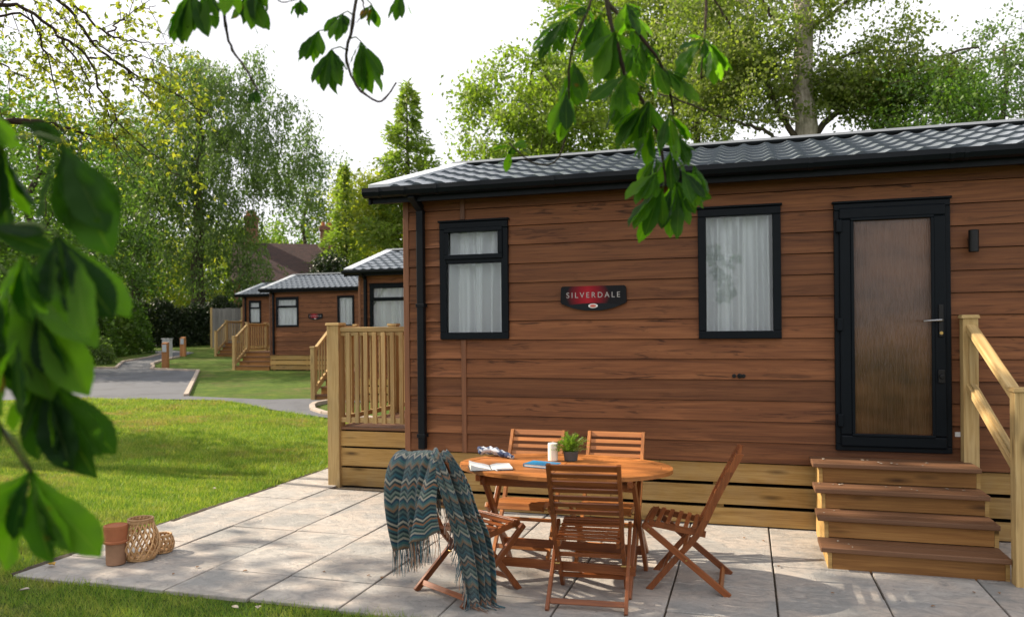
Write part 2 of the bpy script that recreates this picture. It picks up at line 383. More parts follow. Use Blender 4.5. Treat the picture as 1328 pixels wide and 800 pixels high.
def bladesmat():
    m, nt, b = mat('grass_blade'); v = coords(nt); r = attr(nt); o = nt.nodes['Material Output']
    big = noise(nt, v, .55, 5, .6, .3); med = noise(nt, coords(nt, 'Object', (1.6, 2.6, 1)), 1.0, 6, .7)
    med2 = noise(nt, coords(nt, 'Object', (3, 7, 1)), 1.0, 4, .65); k = mth(nt, 'ADD', mth(nt, 'MULTIPLY', r, .36), mth(nt, 'MULTIPLY_ADD', mth(nt, 'ADD', med, med2), .62, -.26))
    c = ramp(nt, k, [(.2, (.06, .15, .018)), (.48, (.155, .265, .036)), (.74, (.34, .385, .08))]).outputs[0]
    dry = mth(nt, 'MULTIPLY', ramp(nt, big, [(.50, (0, 0, 0)), (.62, (1, 1, 1))]).outputs[0], ramp(nt, noise(nt, coords(nt, 'Object', (2.4, 5, 3)), 1.0, 5, .7), [(.44, (0, 0, 0)), (.58, (1, 1, 1))]).outputs[0])
    c = mixc(nt, mth(nt, 'MULTIPLY', dry, .8), c, (.34, .25, .12))
    nt.links.new(c, b.inputs['Base Color']); b.inputs['Roughness'].default_value = .6; b.inputs['Specular IOR Level'].default_value = .25
    t = nt.nodes.new('ShaderNodeBsdfTranslucent'); nt.links.new(mixc(nt, 1.0, c, (1.3, 1.3, .6), 'MULTIPLY'), t.inputs[0])
    x = nt.nodes.new('ShaderNodeMixShader'); x.inputs[0].default_value = .4
    nt.links.new(b.outputs[0], x.inputs[1]); nt.links.new(t.outputs[0], x.inputs[2]); nt.links.new(x.outputs[0], o.inputs[0])
    return m
M['blades'] = bladesmat()
def tarmat():
    m, nt, b = mat('tarmac'); v = coords(nt); n = noise(nt, v, 55, 4); g = noise(nt, coords(nt, 'Object', (.3, 1.2, 1)), 1.0, 5)
    c = mixc(nt, n, (.045, .05, .06), (.11, .115, .13)); c = mixc(nt, mth(nt, 'MULTIPLY', g, .5), c, (.14, .14, .145)); pt_ = noise(nt, coords(nt, 'Object', (.9, .9, .9)), 1.0, 6, .7); c = mixc(nt, ramp(nt, pt_, [(.5, (0, 0, 0)), (.62, (.7, .7, .7))]).outputs[0], c, (.06, .06, .065))
    nt.links.new(c, b.inputs['Base Color']); b.inputs['Roughness'].default_value = .85; bump(nt, b, n, .5, .008); return m
M['tarmac'] = tarmat()
M['kerb'] = plain('kerb_concrete', (.36, .30, .25), .85, .2, 0, .25, 4, .2)
def barkmat(name, c0, c1, scale=1.0):
    m, nt, b = mat(name); uv = coords(nt, 'UV', (2*scale, 12*scale, 1)); n = noise(nt, uv, 1.0, 6, .65, .6); p = noise(nt, coords(nt), 1.4, 4)
    c = ramp(nt, n, [(.3, c0), (.7, c1)]).outputs[0]; c = mixc(nt, mth(nt, 'MULTIPLY', ramp(nt, p, [(.5, (0, 0, 0)), (.65, (1, 1, 1))]).outputs[0], .5), c, (.06, .07, .03))
    nt.links.new(c, b.inputs['Base Color']); b.inputs['Roughness'].default_value = .9; b.inputs['Specular IOR Level'].default_value = .15; bump(nt, b, n, .8, .03); return m
M['bark_dark'] = barkmat('bark_dark', (.03, .024, .018), (.10, .08, .06))
M['bark_pale'] = barkmat('bark_pale', (.22, .18, .15), (.52, .46, .40))
M['bark_twig'] = barkmat('bark_twig', (.022, .015, .012), (.07, .045, .035), 6)
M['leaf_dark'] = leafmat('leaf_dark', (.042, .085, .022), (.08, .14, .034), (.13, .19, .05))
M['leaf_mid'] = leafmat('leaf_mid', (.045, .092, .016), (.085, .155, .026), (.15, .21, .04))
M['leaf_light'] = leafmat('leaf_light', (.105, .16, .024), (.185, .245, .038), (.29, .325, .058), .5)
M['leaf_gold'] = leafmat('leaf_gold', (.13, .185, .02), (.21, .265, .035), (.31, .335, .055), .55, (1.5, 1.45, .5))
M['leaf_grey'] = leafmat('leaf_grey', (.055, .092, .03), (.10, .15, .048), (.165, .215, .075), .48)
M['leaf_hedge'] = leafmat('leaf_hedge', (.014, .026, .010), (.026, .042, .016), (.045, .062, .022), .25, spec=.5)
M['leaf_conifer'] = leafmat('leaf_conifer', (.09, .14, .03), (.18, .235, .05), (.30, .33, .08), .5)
M['chestnut'] = leafmat('chestnut_leaf', (.008, .028, .011), (.032, .09, .012), (.095, .20, .020), .6, (2.9, 3.3, .4), .5, .14, True, (.13, .06, .012))  # near-black to bright ramp: shaded and glowing leaflets are put into the colour
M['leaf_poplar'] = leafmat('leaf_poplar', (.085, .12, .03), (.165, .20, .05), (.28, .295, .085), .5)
M['terracotta'] = plain('terracotta', (.33, .12, .055), .8, .2, 0, .3, 9, .2)
M['wicker'] = wood('wicker', (.27, .12, .04), (.48, .28, .12), (.62, .42, .22), rough=.5, along=8, across=60)
M['candle'] = plain('candle_wax', (.74, .69, .58), .5, .4, 0, .05)
M['pot_dark'] = plain('pot_dark', (.07, .07, .07), .6, .3, 0, .3, 20)
M['fern'] = leafmat('fern', (.07, .13, .02), (.12, .20, .03), (.20, .27, .05), .4)
M['paper'] = plain('paper', (.74, .73, .69), .7, .2, 0, .06, 5)
M['bookblue'] = plain('book_blue', (.02, .22, .42), .4, .5, 0, .2, 10)
M['bookdark'] = plain('book_cover', (.05, .05, .06), .5, .4)
M['brick'] = None
# ------------------------------------------------------------------ ground, road, patio
def ground_sheet():
    e_ax, d_ax = Vector((.957, .289, 0)), Vector((-.289, .957, 0))
    es = np.concatenate([np.arange(-130, -40, 6), np.arange(-40, 20, 2), np.arange(20, 131, 8)]); ds = sorted(set(list(np.arange(-60, 0, 10)) + list(np.arange(0, 60, 2)) + list(np.arange(60, 201, 10)) + [17., 45.]))
    k = math.sqrt(.957**2+.289**2)
    P = [[(e_ax*float(e)/k + d_ax*float(d)/k**2*1.0) for e in es] for d in ds]
    P = [[Vector((p.x, p.y, terr(p.x, p.y))) for p in r] for r in P]
    mb = MB(); mb.grid(P); o = mb.build('ground', M['lawn'], None, smooth=True); tag(o, kind='structure', label='mown lawn rising gently towards the hedge'); return o
ground_sheet()

def sheet(name, poly, m, lift, label, step=1.2):
    """a flat-lying outline draped on the terrain"""
    import bmesh
    from mathutils.geometry import tessellate_polygon
    tris = [[Vector((*poly[i], 0)) for i in t] for t in tessellate_polygon([[Vector((x, y, 0)) for x, y in poly]])]
    for _ in range(4):
        nt = []
        for a, b, c in tris:
            if max((a-b).length, (b-c).length, (c-a).length) < step: nt.append((a, b, c)); continue
            p, q, r = (a+b)/2, (b+c)/2, (c+a)/2; nt += [(a, p, r), (p, b, q), (r, q, c), (p, q, r)]
        tris = nt
    bm = bmesh.new()
    for t in tris: bm.faces.new([bm.verts.new(v) for v in t])
    bmesh.ops.remove_doubles(bm, verts=bm.verts, dist=.001)
    for v in bm.verts: v.co.z = terr(v.co.x, v.co.y)+lift
    bmesh.ops.recalc_face_normals(bm, faces=bm.faces)
    me = bpy.data.meshes.new(name); bm.to_mesh(me); bm.free(); me.materials.append(m)
    if me.polygons[0].normal.z < 0: me.flip_normals()
    o = bpy.data.objects.new(name, me); COL.objects.link(o); tag(o, label=label, kind='structure'); return o
LOW = [(-34, 7.5), (-24, 10.6), (-16.5, 13.75), (-14.9, 14.35), (-12.6, 14.75), (-11.2, 14.75), (-10.3, 14.3), (-9.45, 13.69), (-8.28, 13.0), (-7.3, 12.55), (-6, 12.05), (-3, 11.4)]
sheet('tarmac_road', LOW[:5]+[(-12.75, 15.45), (-18.5, 23.05), (-20.9, 23.5), (-21.6, 24.4), (-23.0, 25.9), (-24.2, 28.0), (-25.2, 30.1), (-26.3, 32.5), (-29, 34), (-29.2, 32.8), (-27.2, 31.2), (-26.3, 29.4), (-25.2, 26.7), (-23.2, 24.3), (-22.6, 23.6), (-40, 20)], M['tarmac'], .02, 'grey tarmac parking area with a narrow lane leading to the hedge')
sheet('footpath', LOW[4:]+[(-3, 12.1), (-5.6, 12.3), (-7.0, 12.75), (-7.7, 13.1), (-8.2, 13.55), (-8.55, 14.1), (-8.72, 14.5), (-8.7, 15.0), (-7.9, 15.1), (-8.1, 15.5), (-9.1, 15.62), (-9.7, 15.45), (-10.3, 15.15), (-11.6, 15.3), (-12.75, 15.45)], M['tarmac'], .028, 'grey path curving past the cabin decks')
def kerb(pts, w=.11, h=.05):
    mb = MB()
    for i in range(len(pts)-1):
        a, b = Vector((*pts[i], 0)), Vector((*pts[i+1], 0)); n = max(1, int((b-a).length/.6))
        for k in range(n):
            p, q = a.lerp(b, k/n), a.lerp(b, (k+.985)/n); p.z = terr(p.x, p.y)+h/2; q.z = terr(q.x, q.y)+h/2
            mb.bar(p, q, w, h+.06)
    return mb
def kerb_obj(pts, label):
    tag(kerb(pts).build('kerb', M['kerb'], bevel=.008), label=label, kind='structure')
kerb_obj([(-12.75, 15.45), (-18.5, 23.05)], 'pale kerb along the right edge of the parking area')
kerb_obj([(-18.5, 23.05), (-20.9, 23.5), (-21.6, 24.4), (-23.0, 25.9), (-24.2, 28.0), (-25.2, 30.1)], 'pale kerb bending along the near side of the lane')
kerb_obj([(-40, 20), (-22.6, 23.6), (-23.2, 24.3), (-25.2, 26.7), (-26.3, 29.4), (-27.2, 31.2)], 'pale kerb along the far side of the lane')
kerb_obj([(-5.6, 12.3), (-7.0, 12.75), (-7.7, 13.1), (-8.2, 13.55), (-8.55, 14.1), (-8.72, 14.5), (-8.7, 15.0)], 'curved pale kerb round the small grass island')

# paving: one sheet of riven slabs over soil
mb = MB(); mb.box(-4.70, 8, 4.0, 6.62, -.05, .004); mb.box(-4.70, -4.1, 6.62, 12, -.05, .004); mb.box(-4.1, -2.9, 6.62, 7.4, -.05, .004)
tag(mb.build('patio_bed', M['soil']), kind='structure', label='soil and mortar under the paving')
mb = MB(); xs = [-4.69+.605*i for i in range(21)]; ys = [4.0-.06+.515*i for i in range(17)]
rs = random.Random(3)
for i in range(len(xs)-1):
    for j in range(len(ys)-1):
        x0, x1, y0, y1 = xs[i], xs[i+1], ys[j], ys[j+1]
        if i > 0 and y0 > 6.6 and not (x1 < -2.8 and y0 < 7.0): continue
        if j == 0: y0 = 4.0+rs.uniform(-.025, .02)
        if i == 0: x0 += rs.uniform(-.02, .02)
        g = [rs.uniform(.004, .007) for _ in range(2)]+[rs.uniform(.003, .0055) for _ in range(2)]; z = .022+rs.uniform(-.003, .003)
        tl = [rs.uniform(-.002, .002) for _ in range(4)]
        a, b, c, d = x0+g[0], x1-g[1], y0+g[2], y1-g[3]
        mb.hexa([(a, c, -.02), (b, c, -.02), (b, d, -.02), (a, d, -.02), (a, c, z+tl[0]), (b, c, z+tl[1]), (b, d, z+tl[2]), (a, d, z+tl[3])])
eb = MB(); re_ = random.Random(12); ei = [(-4.67, 4.0+.06*i, .012) for i in range(90)]; eo = [(-4.745-.045*abs(math.sin(i*.7))*re_.random()-.02*math.sin(i*.23), 4.0+.06*i, .006+.012*re_.random()) for i in range(90)]; em = [((a[0]+b[0])/2, a[1], .022+.006*re_.random()) for a, b in zip(ei, eo)]
eb.grid([ei, em, eo]); tag(eb.build('soil_edge', M['soil']), kind='structure', label='bare soil edge between lawn and paving')
tag(mb.build('patio', M['slab'], bevel=.006), kind='structure', label='patio of grey riven paving slabs')

# ------------------------------------------------------------------ cabins
def text_mesh(txt, width, cap, depth=.002):
    cu = bpy.data.curves.new('lettering', 'FONT'); cu.body = txt; cu.size = 1; cu.extrude = 0.02; cu.align_x = 'CENTER'; cu.space_character = 1.45
    o = bpy.data.objects.new('t', cu); COL.objects.link(o); bpy.context.view_layer.update()
    me = bpy.data.meshes.new_from_object(o.evaluated_get(bpy.context.evaluated_depsgraph_get())); bpy.data.objects.remove(o)
    co = np.array([v.co[:] for v in me.vertices]); lo, hi = co.min(0), co.max(0)
    for v in me.vertices:
        x = (v.co.x-(lo[0]+hi[0])/2)/(hi[0]-lo[0])*width; y = (v.co.y-(lo[1]+hi[1])/2)/(hi[1]-lo[1])*cap; z = v.co.z/.04*depth
        v.co = (x, -z, y)
    return me
def signmat():
    m, nt, b = mat('plaque_face'); s = nt.nodes.new('ShaderNodeSeparateXYZ'); t = nt.nodes.new('ShaderNodeTexCoord'); nt.links.new(t.outputs['Object'], s.inputs[0])
    d = mth(nt, 'ADD', mth(nt, 'ABSOLUTE', mth(nt, 'ADD', s.outputs[0], .045)), mth(nt, 'MULTIPLY', mth(nt, 'ABSOLUTE', mth(nt, 'SUBTRACT', s.outputs[2], .03)), .5))
    c = ramp(nt, d, [(.0, (.36, .012, .022)), (.09, (.22, .006, .014)), (.2, (.006, .006, .008))]).outputs[0]
    k = mth(nt, 'LESS_THAN', s.outputs[2], mth(nt, 'MULTIPLY_ADD', mth(nt, 'MULTIPLY', s.outputs[0], s.outputs[0]), -.35, -.032))
    c = mixc(nt, k, c, (.008, .011, .014)); nt.links.new(c, b.inputs['Base Color']); b.inputs['Roughness'].default_value = .4; b.inputs['Specular IOR Level'].default_value = .15
    return m
M['plaque'] = signmat(); M['letter'] = plain('letter_silver', (.36, .34, .33), .5); M['badge'] = plain('badge_red', (.55, .12, .08), .4)

CUT = lambda iv, a, b: [(p, q) for s, e in iv for p, q in ((s, min(e, a)), (max(s, b), e)) if q-p > 1e-4]
def cladding(mb, x0, x1, z0, z1, openings, pitch=.165, rr=None):
    zs0 = z0
    while zs0 < z1-.01:
        zt = min(zs0+pitch, z1); cuts = sorted({zs0, zt} | {q for o in openings for q in (o[2], o[3]) if zs0+1e-3 < q < zt-1e-3})
        rnd = rr.random(); ou = rr.uniform(0, 40); acc0 = rr.uniform(0, 30)
        f = lambda z: -.021+.016*(z-zs0)/pitch
        for a, b in zip(cuts[:-1], cuts[1:]):
            if a == zs0: a += .0045
            iv = [(x0, x1)]
            for o in openings:
                if o[2] < b-1e-3 and o[3] > a+1e-3: iv = CUT(iv, o[0], o[1])
            for p, q in iv:
                vs = [(X, y, z) for X in (p, q) for (y, z) in ((f(a), a), (f(b), b), (.03, b), (.03, a))]
                fs = [(0, 4, 5, 1), (1, 5, 6, 2), (3, 2, 6, 7), (0, 3, 7, 4), (0, 1, 2, 3), (4, 7, 6, 5)]
                uv = [[(vs[k][0]+ou, vs[k][2]-zs0+acc0+vs[k][1]) for k in fc] for fc in fs]
                mb.add(vs, fs, uv, rnd)
        zs0 = zt
def cut_curtain(x0, x1, z0, z1, y, seed):
    r = random.Random(seed); n = 72; P = []; ph = [r.uniform(0, 6) for _ in range(5)]
    for i in range(13):
        row = []; t = i/12
        for j in range(n+1):
            u = j/n; x = x0+(x1-x0)*u; a = .024+.022*t
            w = 1.1*math.sin(u*30+ph[0]+.5*math.sin(3*t+ph[1])+1.5*math.sin(u*7)) + .6*math.sin(u*47+ph[2]+.6*t) + .5*math.sin(u*13+ph[3]-t) + .25*math.sin(u*83+ph[4])
            row.append((x, y+a*w, z0+(z1-z0)*(1-t)))
        P.append(row)
    m = MB(); m.grid(P); return m
def frame_mb(mb, x0, x1, z0, z1, w, y0, y1):
    mb.box(x0, x1, y0, y1, z1-w, z1); mb.box(x0, x1, y0, y1, z0, z0+w)
    mb.box(x0, x0+w, y0, y1, z0+w, z1-w); mb.box(x1-w, x1, y0, y1, z0+w, z1-w)
def window(cab, x0, x1, z0, z1, mull, seed):
    m = MB(); fw = .062
    frame_mb(m, x0, x1, z0, z1, fw, -.05, .05); m.box(x0-.012, x1+.012, -.062, .0, z1+.002, z1+.02)
    if mull: m.box(x0+fw, x1-fw, -.048, .05, mull-.03, mull+.012)
    w = m.build('window', M['upvc'], cab, bevel=.006)
    if mull:
        s = MB(); frame_mb(s, x0+.05, x1-.045, mull+.004, z1-.05, .042, -.066, -.045); s.build('sash', M['upvc'], w, bevel=.006)
        p = MB(); p.box(x0+.085, x1-.085, -.036, -.030, mull+.03, z1-.08); p.build('pane', M['glass'], w)
    p = MB(); p.box(x0+.05, x1-.05, -.022, -.016, z0+.05, (mull-.02) if mull else z1-.05); p.build('pane', M['glass'], w)
    cut_curtain(x0+.03, x1-.03, z0+.03, z1-.03, .085, seed).build('curtain', M['curtain'], w, smooth=True)
    return w

def tile_slope(mb, x0, x1, ye, ze, yr, zr, wave=.21, courses=7):
    """pressed pantile sheet from eave (ye,ze) up to ridge (yr,zr)"""
    L = math.hypot(yr-ye, zr-ze); ty, tz = (yr-ye)/L, (zr-ze)/L; ny, nz_ = -tz, ty
    if ny*(yr-ye) > 0 and nz_ < 0: ny, nz_ = -ny, -nz_
    nx = int((x1-x0)/wave*10); P = []; crs = L/courses
    def prof(x):
        p = (x/wave) % 1.0
        return .026*(.5+.5*math.cos(2*PI*(p+.10*math.sin(2*PI*p))))
    for c in range(courses):
        for k, (t, h) in enumerate(((0.0, -.006), (0.0, .023), (.5, .0135), (.995, .001))):
            s = c*crs+t*crs
            P.append([(x0+(x1-x0)*i/nx, ye+ty*s+ny*(h+prof(x0+(x1-x0)*i/nx)), ze+tz*s+nz_*(h+prof(x0+(x1-x0)*i/nx))) for i in range(nx+1)])
    mb.grid(P)

def cabin(name, label, loc, length=10.0, w1=(.34, .975), seed=1, detail=True, text=True):
    """long wall faces -y, its left corner at the origin"""
    c = empty(name, loc); tag(c, label, 'cabin', 'brown clad holiday cabins standing in a row')
    r = random.Random(seed); D = 3.74
    w1o = (w1[0]+.02, w1[1]-.02, 1.555, 2.55); sh = w1[1]-.975
    w2 = (2.581+sh*.6, 3.215+sh*.6); w2o = (w2[0]+.02, w2[1]-.02, 1.546, 2.55); dr = (3.60+sh*.6, 4.40+sh*.6); dro = (dr[0]+.02, dr[1]-.02, .68, 2.53)
    mb = MB(); cladding(mb, 0.03, length, .535, 2.83, [w1o, w2o, dro], rr=r)
    # end walls and back: same boards, turned
    for side in (0, 1):
        e = MB(); cladding(e, .03, D-.03, .535, 2.83, [], rr=r)
        for k, f in enumerate(e.f): pass
        vs = [((v[1] if side == 0 else length-v[1]), (D-v[0] if side == 0 else v[0]), v[2]) for v in e.v]
        b = len(mb.v); mb.v += vs; mb.f += [[b+q for q in f] for f in e.f]; mb.uv += e.uv; mb.r += e.r
        # gable triangle
        X = (0.0, .03) if side == 0 else (length-.03, length)
        mb.prism([(.0, 2.83), (D, 2.83), (D/2, 3.42)], 'x', *X)
    mb.box(0.03, length-.03, D-.03, D, .535, 2.83)
    wall = mb.build('wall', M['cladding'], c)
    m = MB(); m.box(.05, length-.05, .6, .62, .56, 2.8); m.box(.05, length-.05, .06, D-.05, .535, .56); m.box(.05, length-.05, .06, D-.05, 2.80, 2.825); m.build('inner_partition', M['dark_inside'], c)
    m = MB(); m.box(-.022, .032, -.026, .03, .53, 2.83); m.build('corner_trim', M['trim_brown'], c, bevel=.004)
    if detail:
        for a, b in ((.535, 1.53), (2.592, 2.83)):
            m = MB(); m.box(.53, .574, -.028, -.002, a, b); m.build('joint_strip', M['trim_brown'], c, bevel=.004)
    # roof
    ye, ze, yr, zr = -.22, 2.862, D/2, 3.475
    m = MB(); tile_slope(m, -.07, length+.2, ye, ze, yr, zr); tile_slope(m, -.07, length+.2, D+.22, ze, yr, zr)
    roof = m.build('roof', M['roof'], c, smooth=False)
    s = (zr-ze)/(yr-ye)
    for (xa, xb) in ((-.25, -.045), (length+.05, length+.25)):
        m = MB()
        for yA, yB, za, zb in ((ye-.03, yr, ze-.03*s, zr), (D+.25, yr, ze-.03*s, zr)):
            m.hexa([(xa, yA, za+.028), (xb, yA, za+.028), (xb, yB, zb+.028), (xa, yB, zb+.028), (xa, yA, za+.06), (xb, yA, za+.06), (xb, yB, zb+.06), (xa, yB, zb+.06)])
        m.build('verge_strip', M['verge'], roof, bevel=.004)
        m = MB(); xo = xa if xa < 0 else xb-.02
        for yA, yB, za, zb in ((ye-.028, yr, ze-.03*s, zr), (D+.248, yr, ze-.03*s, zr)):
            m.hexa([(xo, yA, za-.12), (xo+.02, yA, za-.12), (xo+.02, yB, zb-.12), (xo, yB, zb-.12), (xo, yA, za+.026), (xo+.02, yA, za+.026), (xo+.02, yB, zb+.026), (xo, yB, zb+.026)])
        m.build('barge_board', M['gutter'], roof)
    m = MB(); m.prism([(yr-.13, zr+.02), (yr-.02, zr+.068), (yr+.02, zr+.068), (yr+.13, zr+.02), (yr, zr+.0)], 'x', -.255, length+.255); m.build('ridge_cap', M['ridge'], roof, bevel=.004)
    m = MB(); m.box(-.22, length+.2, -.215, -.002, 2.775, 2.80); m.box(-.22, length+.2, -.222, -.196, 2.745, 2.875); m.box(-.22, length+.2, D+.002, D+.22, 2.775, 2.80); m.build('fascia', M['gutter'], c)
    # gutter with brackets, downpipe with clips
    m = MB(); prof = [(-.332, 2.868), (-.335, 2.83), (-.318, 2.797), (-.28, 2.785), (-.245, 2.797), (-.226, 2.83), (-.226, 2.868), (-.232, 2.868), (-.236, 2.832), (-.25, 2.804), (-.28, 2.793), (-.312, 2.804), (-.327, 2.832), (-.325, 2.868)]
    m.prism(prof, 'x', -.26, length+.2); m.prism(prof[:7], 'x', -.272, -.258); g = m.build('gutter', M['gutter'], c)
    for x in (([-.12, .12, .42, 1.45, 2.4, 3.42, 4.36, 4.45, 5.5] if detail else [.12])):
        b = MB(); b.prism([(y-.004 if y < -.28 else y+.002, z-.004) for y, z in prof[:7]], 'x', x-.014, x+.014); b.build('bracket', M['gutter'], g)
    m = MB(); m.box(.137, .202, -.10, -.035, .56, 2.70); m.bar((.17, -.068, 2.70), (.17, -.27, 2.80), .065, .065, (0, .4, 1)); dp = m.build('downpipe', M['gutter'], c, bevel=.008)
    for z in ((.68, 1.84) if detail else ()):
        b = MB(); b.box(.13, .209, -.106, -.02, z-.016, z+.016); b.build('pipe_clip', M['gutter'], dp, bevel=.004)
    # windows, door, fittings
    window(c, w1[0], w1[1], 1.535, 2.568, 2.235, seed*7+1)
    window(c, w2[0], w2[1], 1.526, 2.567, None, seed*7+2)
    m = MB(); x0, x1, z0, z1 = dr[0], dr[1], .665, 2.552
    frame_mb(m, x0, x1, z0, z1, .05, -.055, .04); m.box(x0-.012, x1+.012, -.066, .0, z1+.002, z1+.02)
    d = m.build('door', M['upvc'], c, bevel=.006)
    m = MB(); frame_mb(m, x0+.035, x1-.035, z0+.035, z1-.035, .088, -.078, .0); m.build('door_leaf', M['upvc'], d, bevel=.012)
    m = MB(); frame_mb(m, x0+.115, x1-.115, z0+.115, z1-.115, .022, -.086, -.07); m.build('glazing_bead', M['upvc'], d, bevel=.005)
    m = MB(); m.box(x0+.12, x1-.12, -.052, -.040, z0+.12, z1-.12); m.build('pane', M['door_glass'], d)
    if detail:
        for z in (.90, 1.63, 2.38):
            m = MB(); m.box(x0+.012, x0+.055, -.098, -.055, z-.05, z+.05); m.build('hinge', M['upvc'], d, bevel=.008)
        m = MB(); m.box(x1-.092, x1-.058, -.092, -.076, 1.53, 1.77); hd = m.build('handle_plate', M['black'], d, bevel=.006)
        m = MB(); m.tube([(x1-.075, -.09, 1.655), (x1-.075, -.125, 1.655), (x1-.085, -.13, 1.655), (x1-.20, -.13, 1.648)], [.009, .009, .009, .008], 10); m.build('handle', M['steel'], d, smooth=True)
        m = MB(); m.tube([(x1-.075, -.088, 1.56), (x1-.075, -.096, 1.56)], .012, 12); m.build('lock_cylinder', M['brass'], d)
        m = MB(); m.box(x1-.098, x1-.052, -.094, -.076, 1.19, 1.29); m.tube([(x1-.075, -.09, 1.24), (x1-.075, -.112, 1.24)], .017, 12); m.build('deadlock', M['black'], d, bevel=.005)
    # plaque
    sx = 1.72+sh*.6; poly = [(-.275, .10), (-.262, .112), (.262, .112), (.275, .10), (.281, -.022), (.27, -.036), (.17, -.075), (.07, -.094), (-.07, -.094), (-.17, -.075), (-.27, -.036), (-.281, -.022)]
    m = MB(); m.prism(poly, 'y', -.016, .008); p = m.build('name_plaque', M['plaque'], c); p.location = (sx, -.026, 1.865)
    if text:
        lt = bpy.data.objects.new('lettering', text_mesh('SILVERDALE', .455, .046)); lt.data.materials.append(M['letter']); COL.objects.link(lt); lt.parent = p; lt.location = (0, -.0185, .036)
    m = MB(); m.tube([(0, -.016, -.055), (0, -.021, -.055)], .030, 20); b = m.build('badge', M['white'], p); b.scale = (1.35, 1, .62); b.location = (-.0, 0, -.022)
    m = MB(); m.tube([(0, -.0205, -.055), (0, -.024, -.055)], .019, 20); b2 = m.build('badge_center', M['badge'], p); b2.scale = (1.35, 1, .62); b2.location = (0, 0, -.022)
    if detail:
        lx = 4.543
        m = MB(); m.lathe([(.030, 2.148), (.034, 2.152), (.034, 2.306), (.030, 2.31)], 20, (lx, -.085, 0)); wl_ = m.build('wall_light', M['black'], c, smooth=False)
        m = MB(); m.box(lx-.022, lx+.022, -.06, -.008, 2.20, 2.26); m.build('mount', M['black'], wl_, bevel=.004)
        for dx, rr_ in ((2.852, .016), (2.895, .02), (2.925, .016)):
            m = MB(); m.tube([(dx, -.005, 1.229), (dx, -.03, 1.229)], rr_, 14); 
            if dx == 2.895: m.tube([(dx, -.03, 1.229), (dx+.01, -.045, 1.229)], .012, 10)
            m.build('catch', M['black'], c, bevel=.003)
        m = MB(); m.box(4.425, 4.475, -.016, -.012, .79, .825); m.build('sticker', M['white'], c)
    # skirting: three spaced planks on short posts, dark void behind
    m = MB()
    for z0, z1 in ((.375, .528), (.196, .345), (.03, .166)):
        xq = [-.02]+[2.0+r.uniform(-.5, .5), 5.2, length] if True else []
        for a, b in zip(xq[:-1], xq[1:]): m.box(a+.002, b-.002, .006, .032, z0+r.uniform(-.003, .003), z1, 0)
    m.build('skirting', M['pine'], c, bevel=.003)
    m = MB()
    for x in (.12, 1.45, 2.72, 4.2, 5.6): m.box(x-.04, x+.04, .034, .08, .0, .52, 2)
    m.build('skirting_post', M['pine'], c)
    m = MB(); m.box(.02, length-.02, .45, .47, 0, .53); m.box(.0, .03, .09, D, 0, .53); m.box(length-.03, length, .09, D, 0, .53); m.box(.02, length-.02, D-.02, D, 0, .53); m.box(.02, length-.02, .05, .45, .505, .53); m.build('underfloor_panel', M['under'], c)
    return c

cabin('holiday_cabin', 'large brown holiday cabin behind the patio table, nearest of the row, with glazed door', (-2.955, 6.5, 0), seed=1)
cabin('holiday_cabin', 'brown cabin just behind the deck of the nearest cabin, mostly hidden by it', (-8.1, 15.35, .07), w1=(.26, 1.16), seed=2, detail=False)
cabin('holiday_cabin', 'brown cabin in the middle distance showing a wide window and its red and black plaque', (-16.2, 24.0, .28), w1=(.26, 1.16), seed=3, detail=False)
cabin('holiday_cabin', 'farthest brown cabin of the row, only its left end showing beside the hedge', (-22.3, 30.9, .51), seed=4, detail=False)

# ------------------------------------------------------------------ decks and steps
def post(parent, x, y, z0, z1, w=.1, m='pine_post'):
    b = MB(); b.box(x-w/2, x+w/2, y-w/2, y+w/2, z0, z1, 2); o = b.build('post', M[m], parent, bevel=.004)
    k = MB(); h = w/2+.014; k.hexa([(x-h, y-h, z1), (x+h, y-h, z1), (x+h, y+h, z1), (x-h, y+h, z1), (x-h+.006, y-h+.006, z1+.028), (x+h-.006, y-h+.006, z1+.028), (x+h-.006, y+h-.006, z1+.028), (x-h+.006, y+h-.006, z1+.028)])
    k.build('post_cap', M[m], o, bevel=.003); return o
def balustrade(parent, a, b, zb, zt, gap=.098, bw=.046, rail_w=.07):
    a, b = Vector(a), Vector(b); d = (b-a).normalized(); L = (b-a).length
    m = MB(); m.bar((a.x, a.y, zt), (b.x, b.y, zt), rail_w, .05); m.bar((a.x, a.y, zt-.045), (b.x, b.y, zt-.045), .035, .04); m.build('handrail', M['pine_post'], parent, bevel=.008)
    m = MB(); m.bar((a.x, a.y, zb), (b.x, b.y, zb), .04, .05); m.build('bottom_rail', M['pine_post'], parent, bevel=.004)
    n = max(1, int(round(L/gap))-1); nrm = Vector((d.y, -d.x, 0))
    for i in range(n):
        p = a+d*(L*(i+1)/(n+1)); q = p+nrm*.031
        m = MB(); m.bar((q.x, q.y, zb-.03), (q.x, q.y, zt-.03), bw, .02, nrm); m.build('baluster', M['pine_post'], parent, bevel=.003)
    return parent
dk = empty('deck', (0, 0, 0)); dk.location = (-4.12, 7.27, 0)
tag(dk, 'raised timber deck with tall corner post at the left end of the nearest cabin', 'deck', None)
m = MB()
for i in range(20): m.box(0.0, 1.15, -.03+i*.142, .105+i*.142, .60, .628, 0)
m.build('floor', M['tread'], dk, bevel=.004)
m = MB()
for z0, z1 in ((.43, .585), (.225, .41), (.02, .205)):
    m.box(.03, 1.2, -.03, -.004, z0, z1, 0)
    m.box(-.03, -.004, .05, 2.75, z0, z1, 1)
m.build('skirting', M['pine'], dk, bevel=.004)
post(dk, 0, 0, 0, 1.68, .135, 'pine_post'); post(dk, 0, 1.4, 0, 1.68); post(dk, 0, 2.75, 0, 1.68); post(dk, 1.1, 2.75, .6, 1.68)
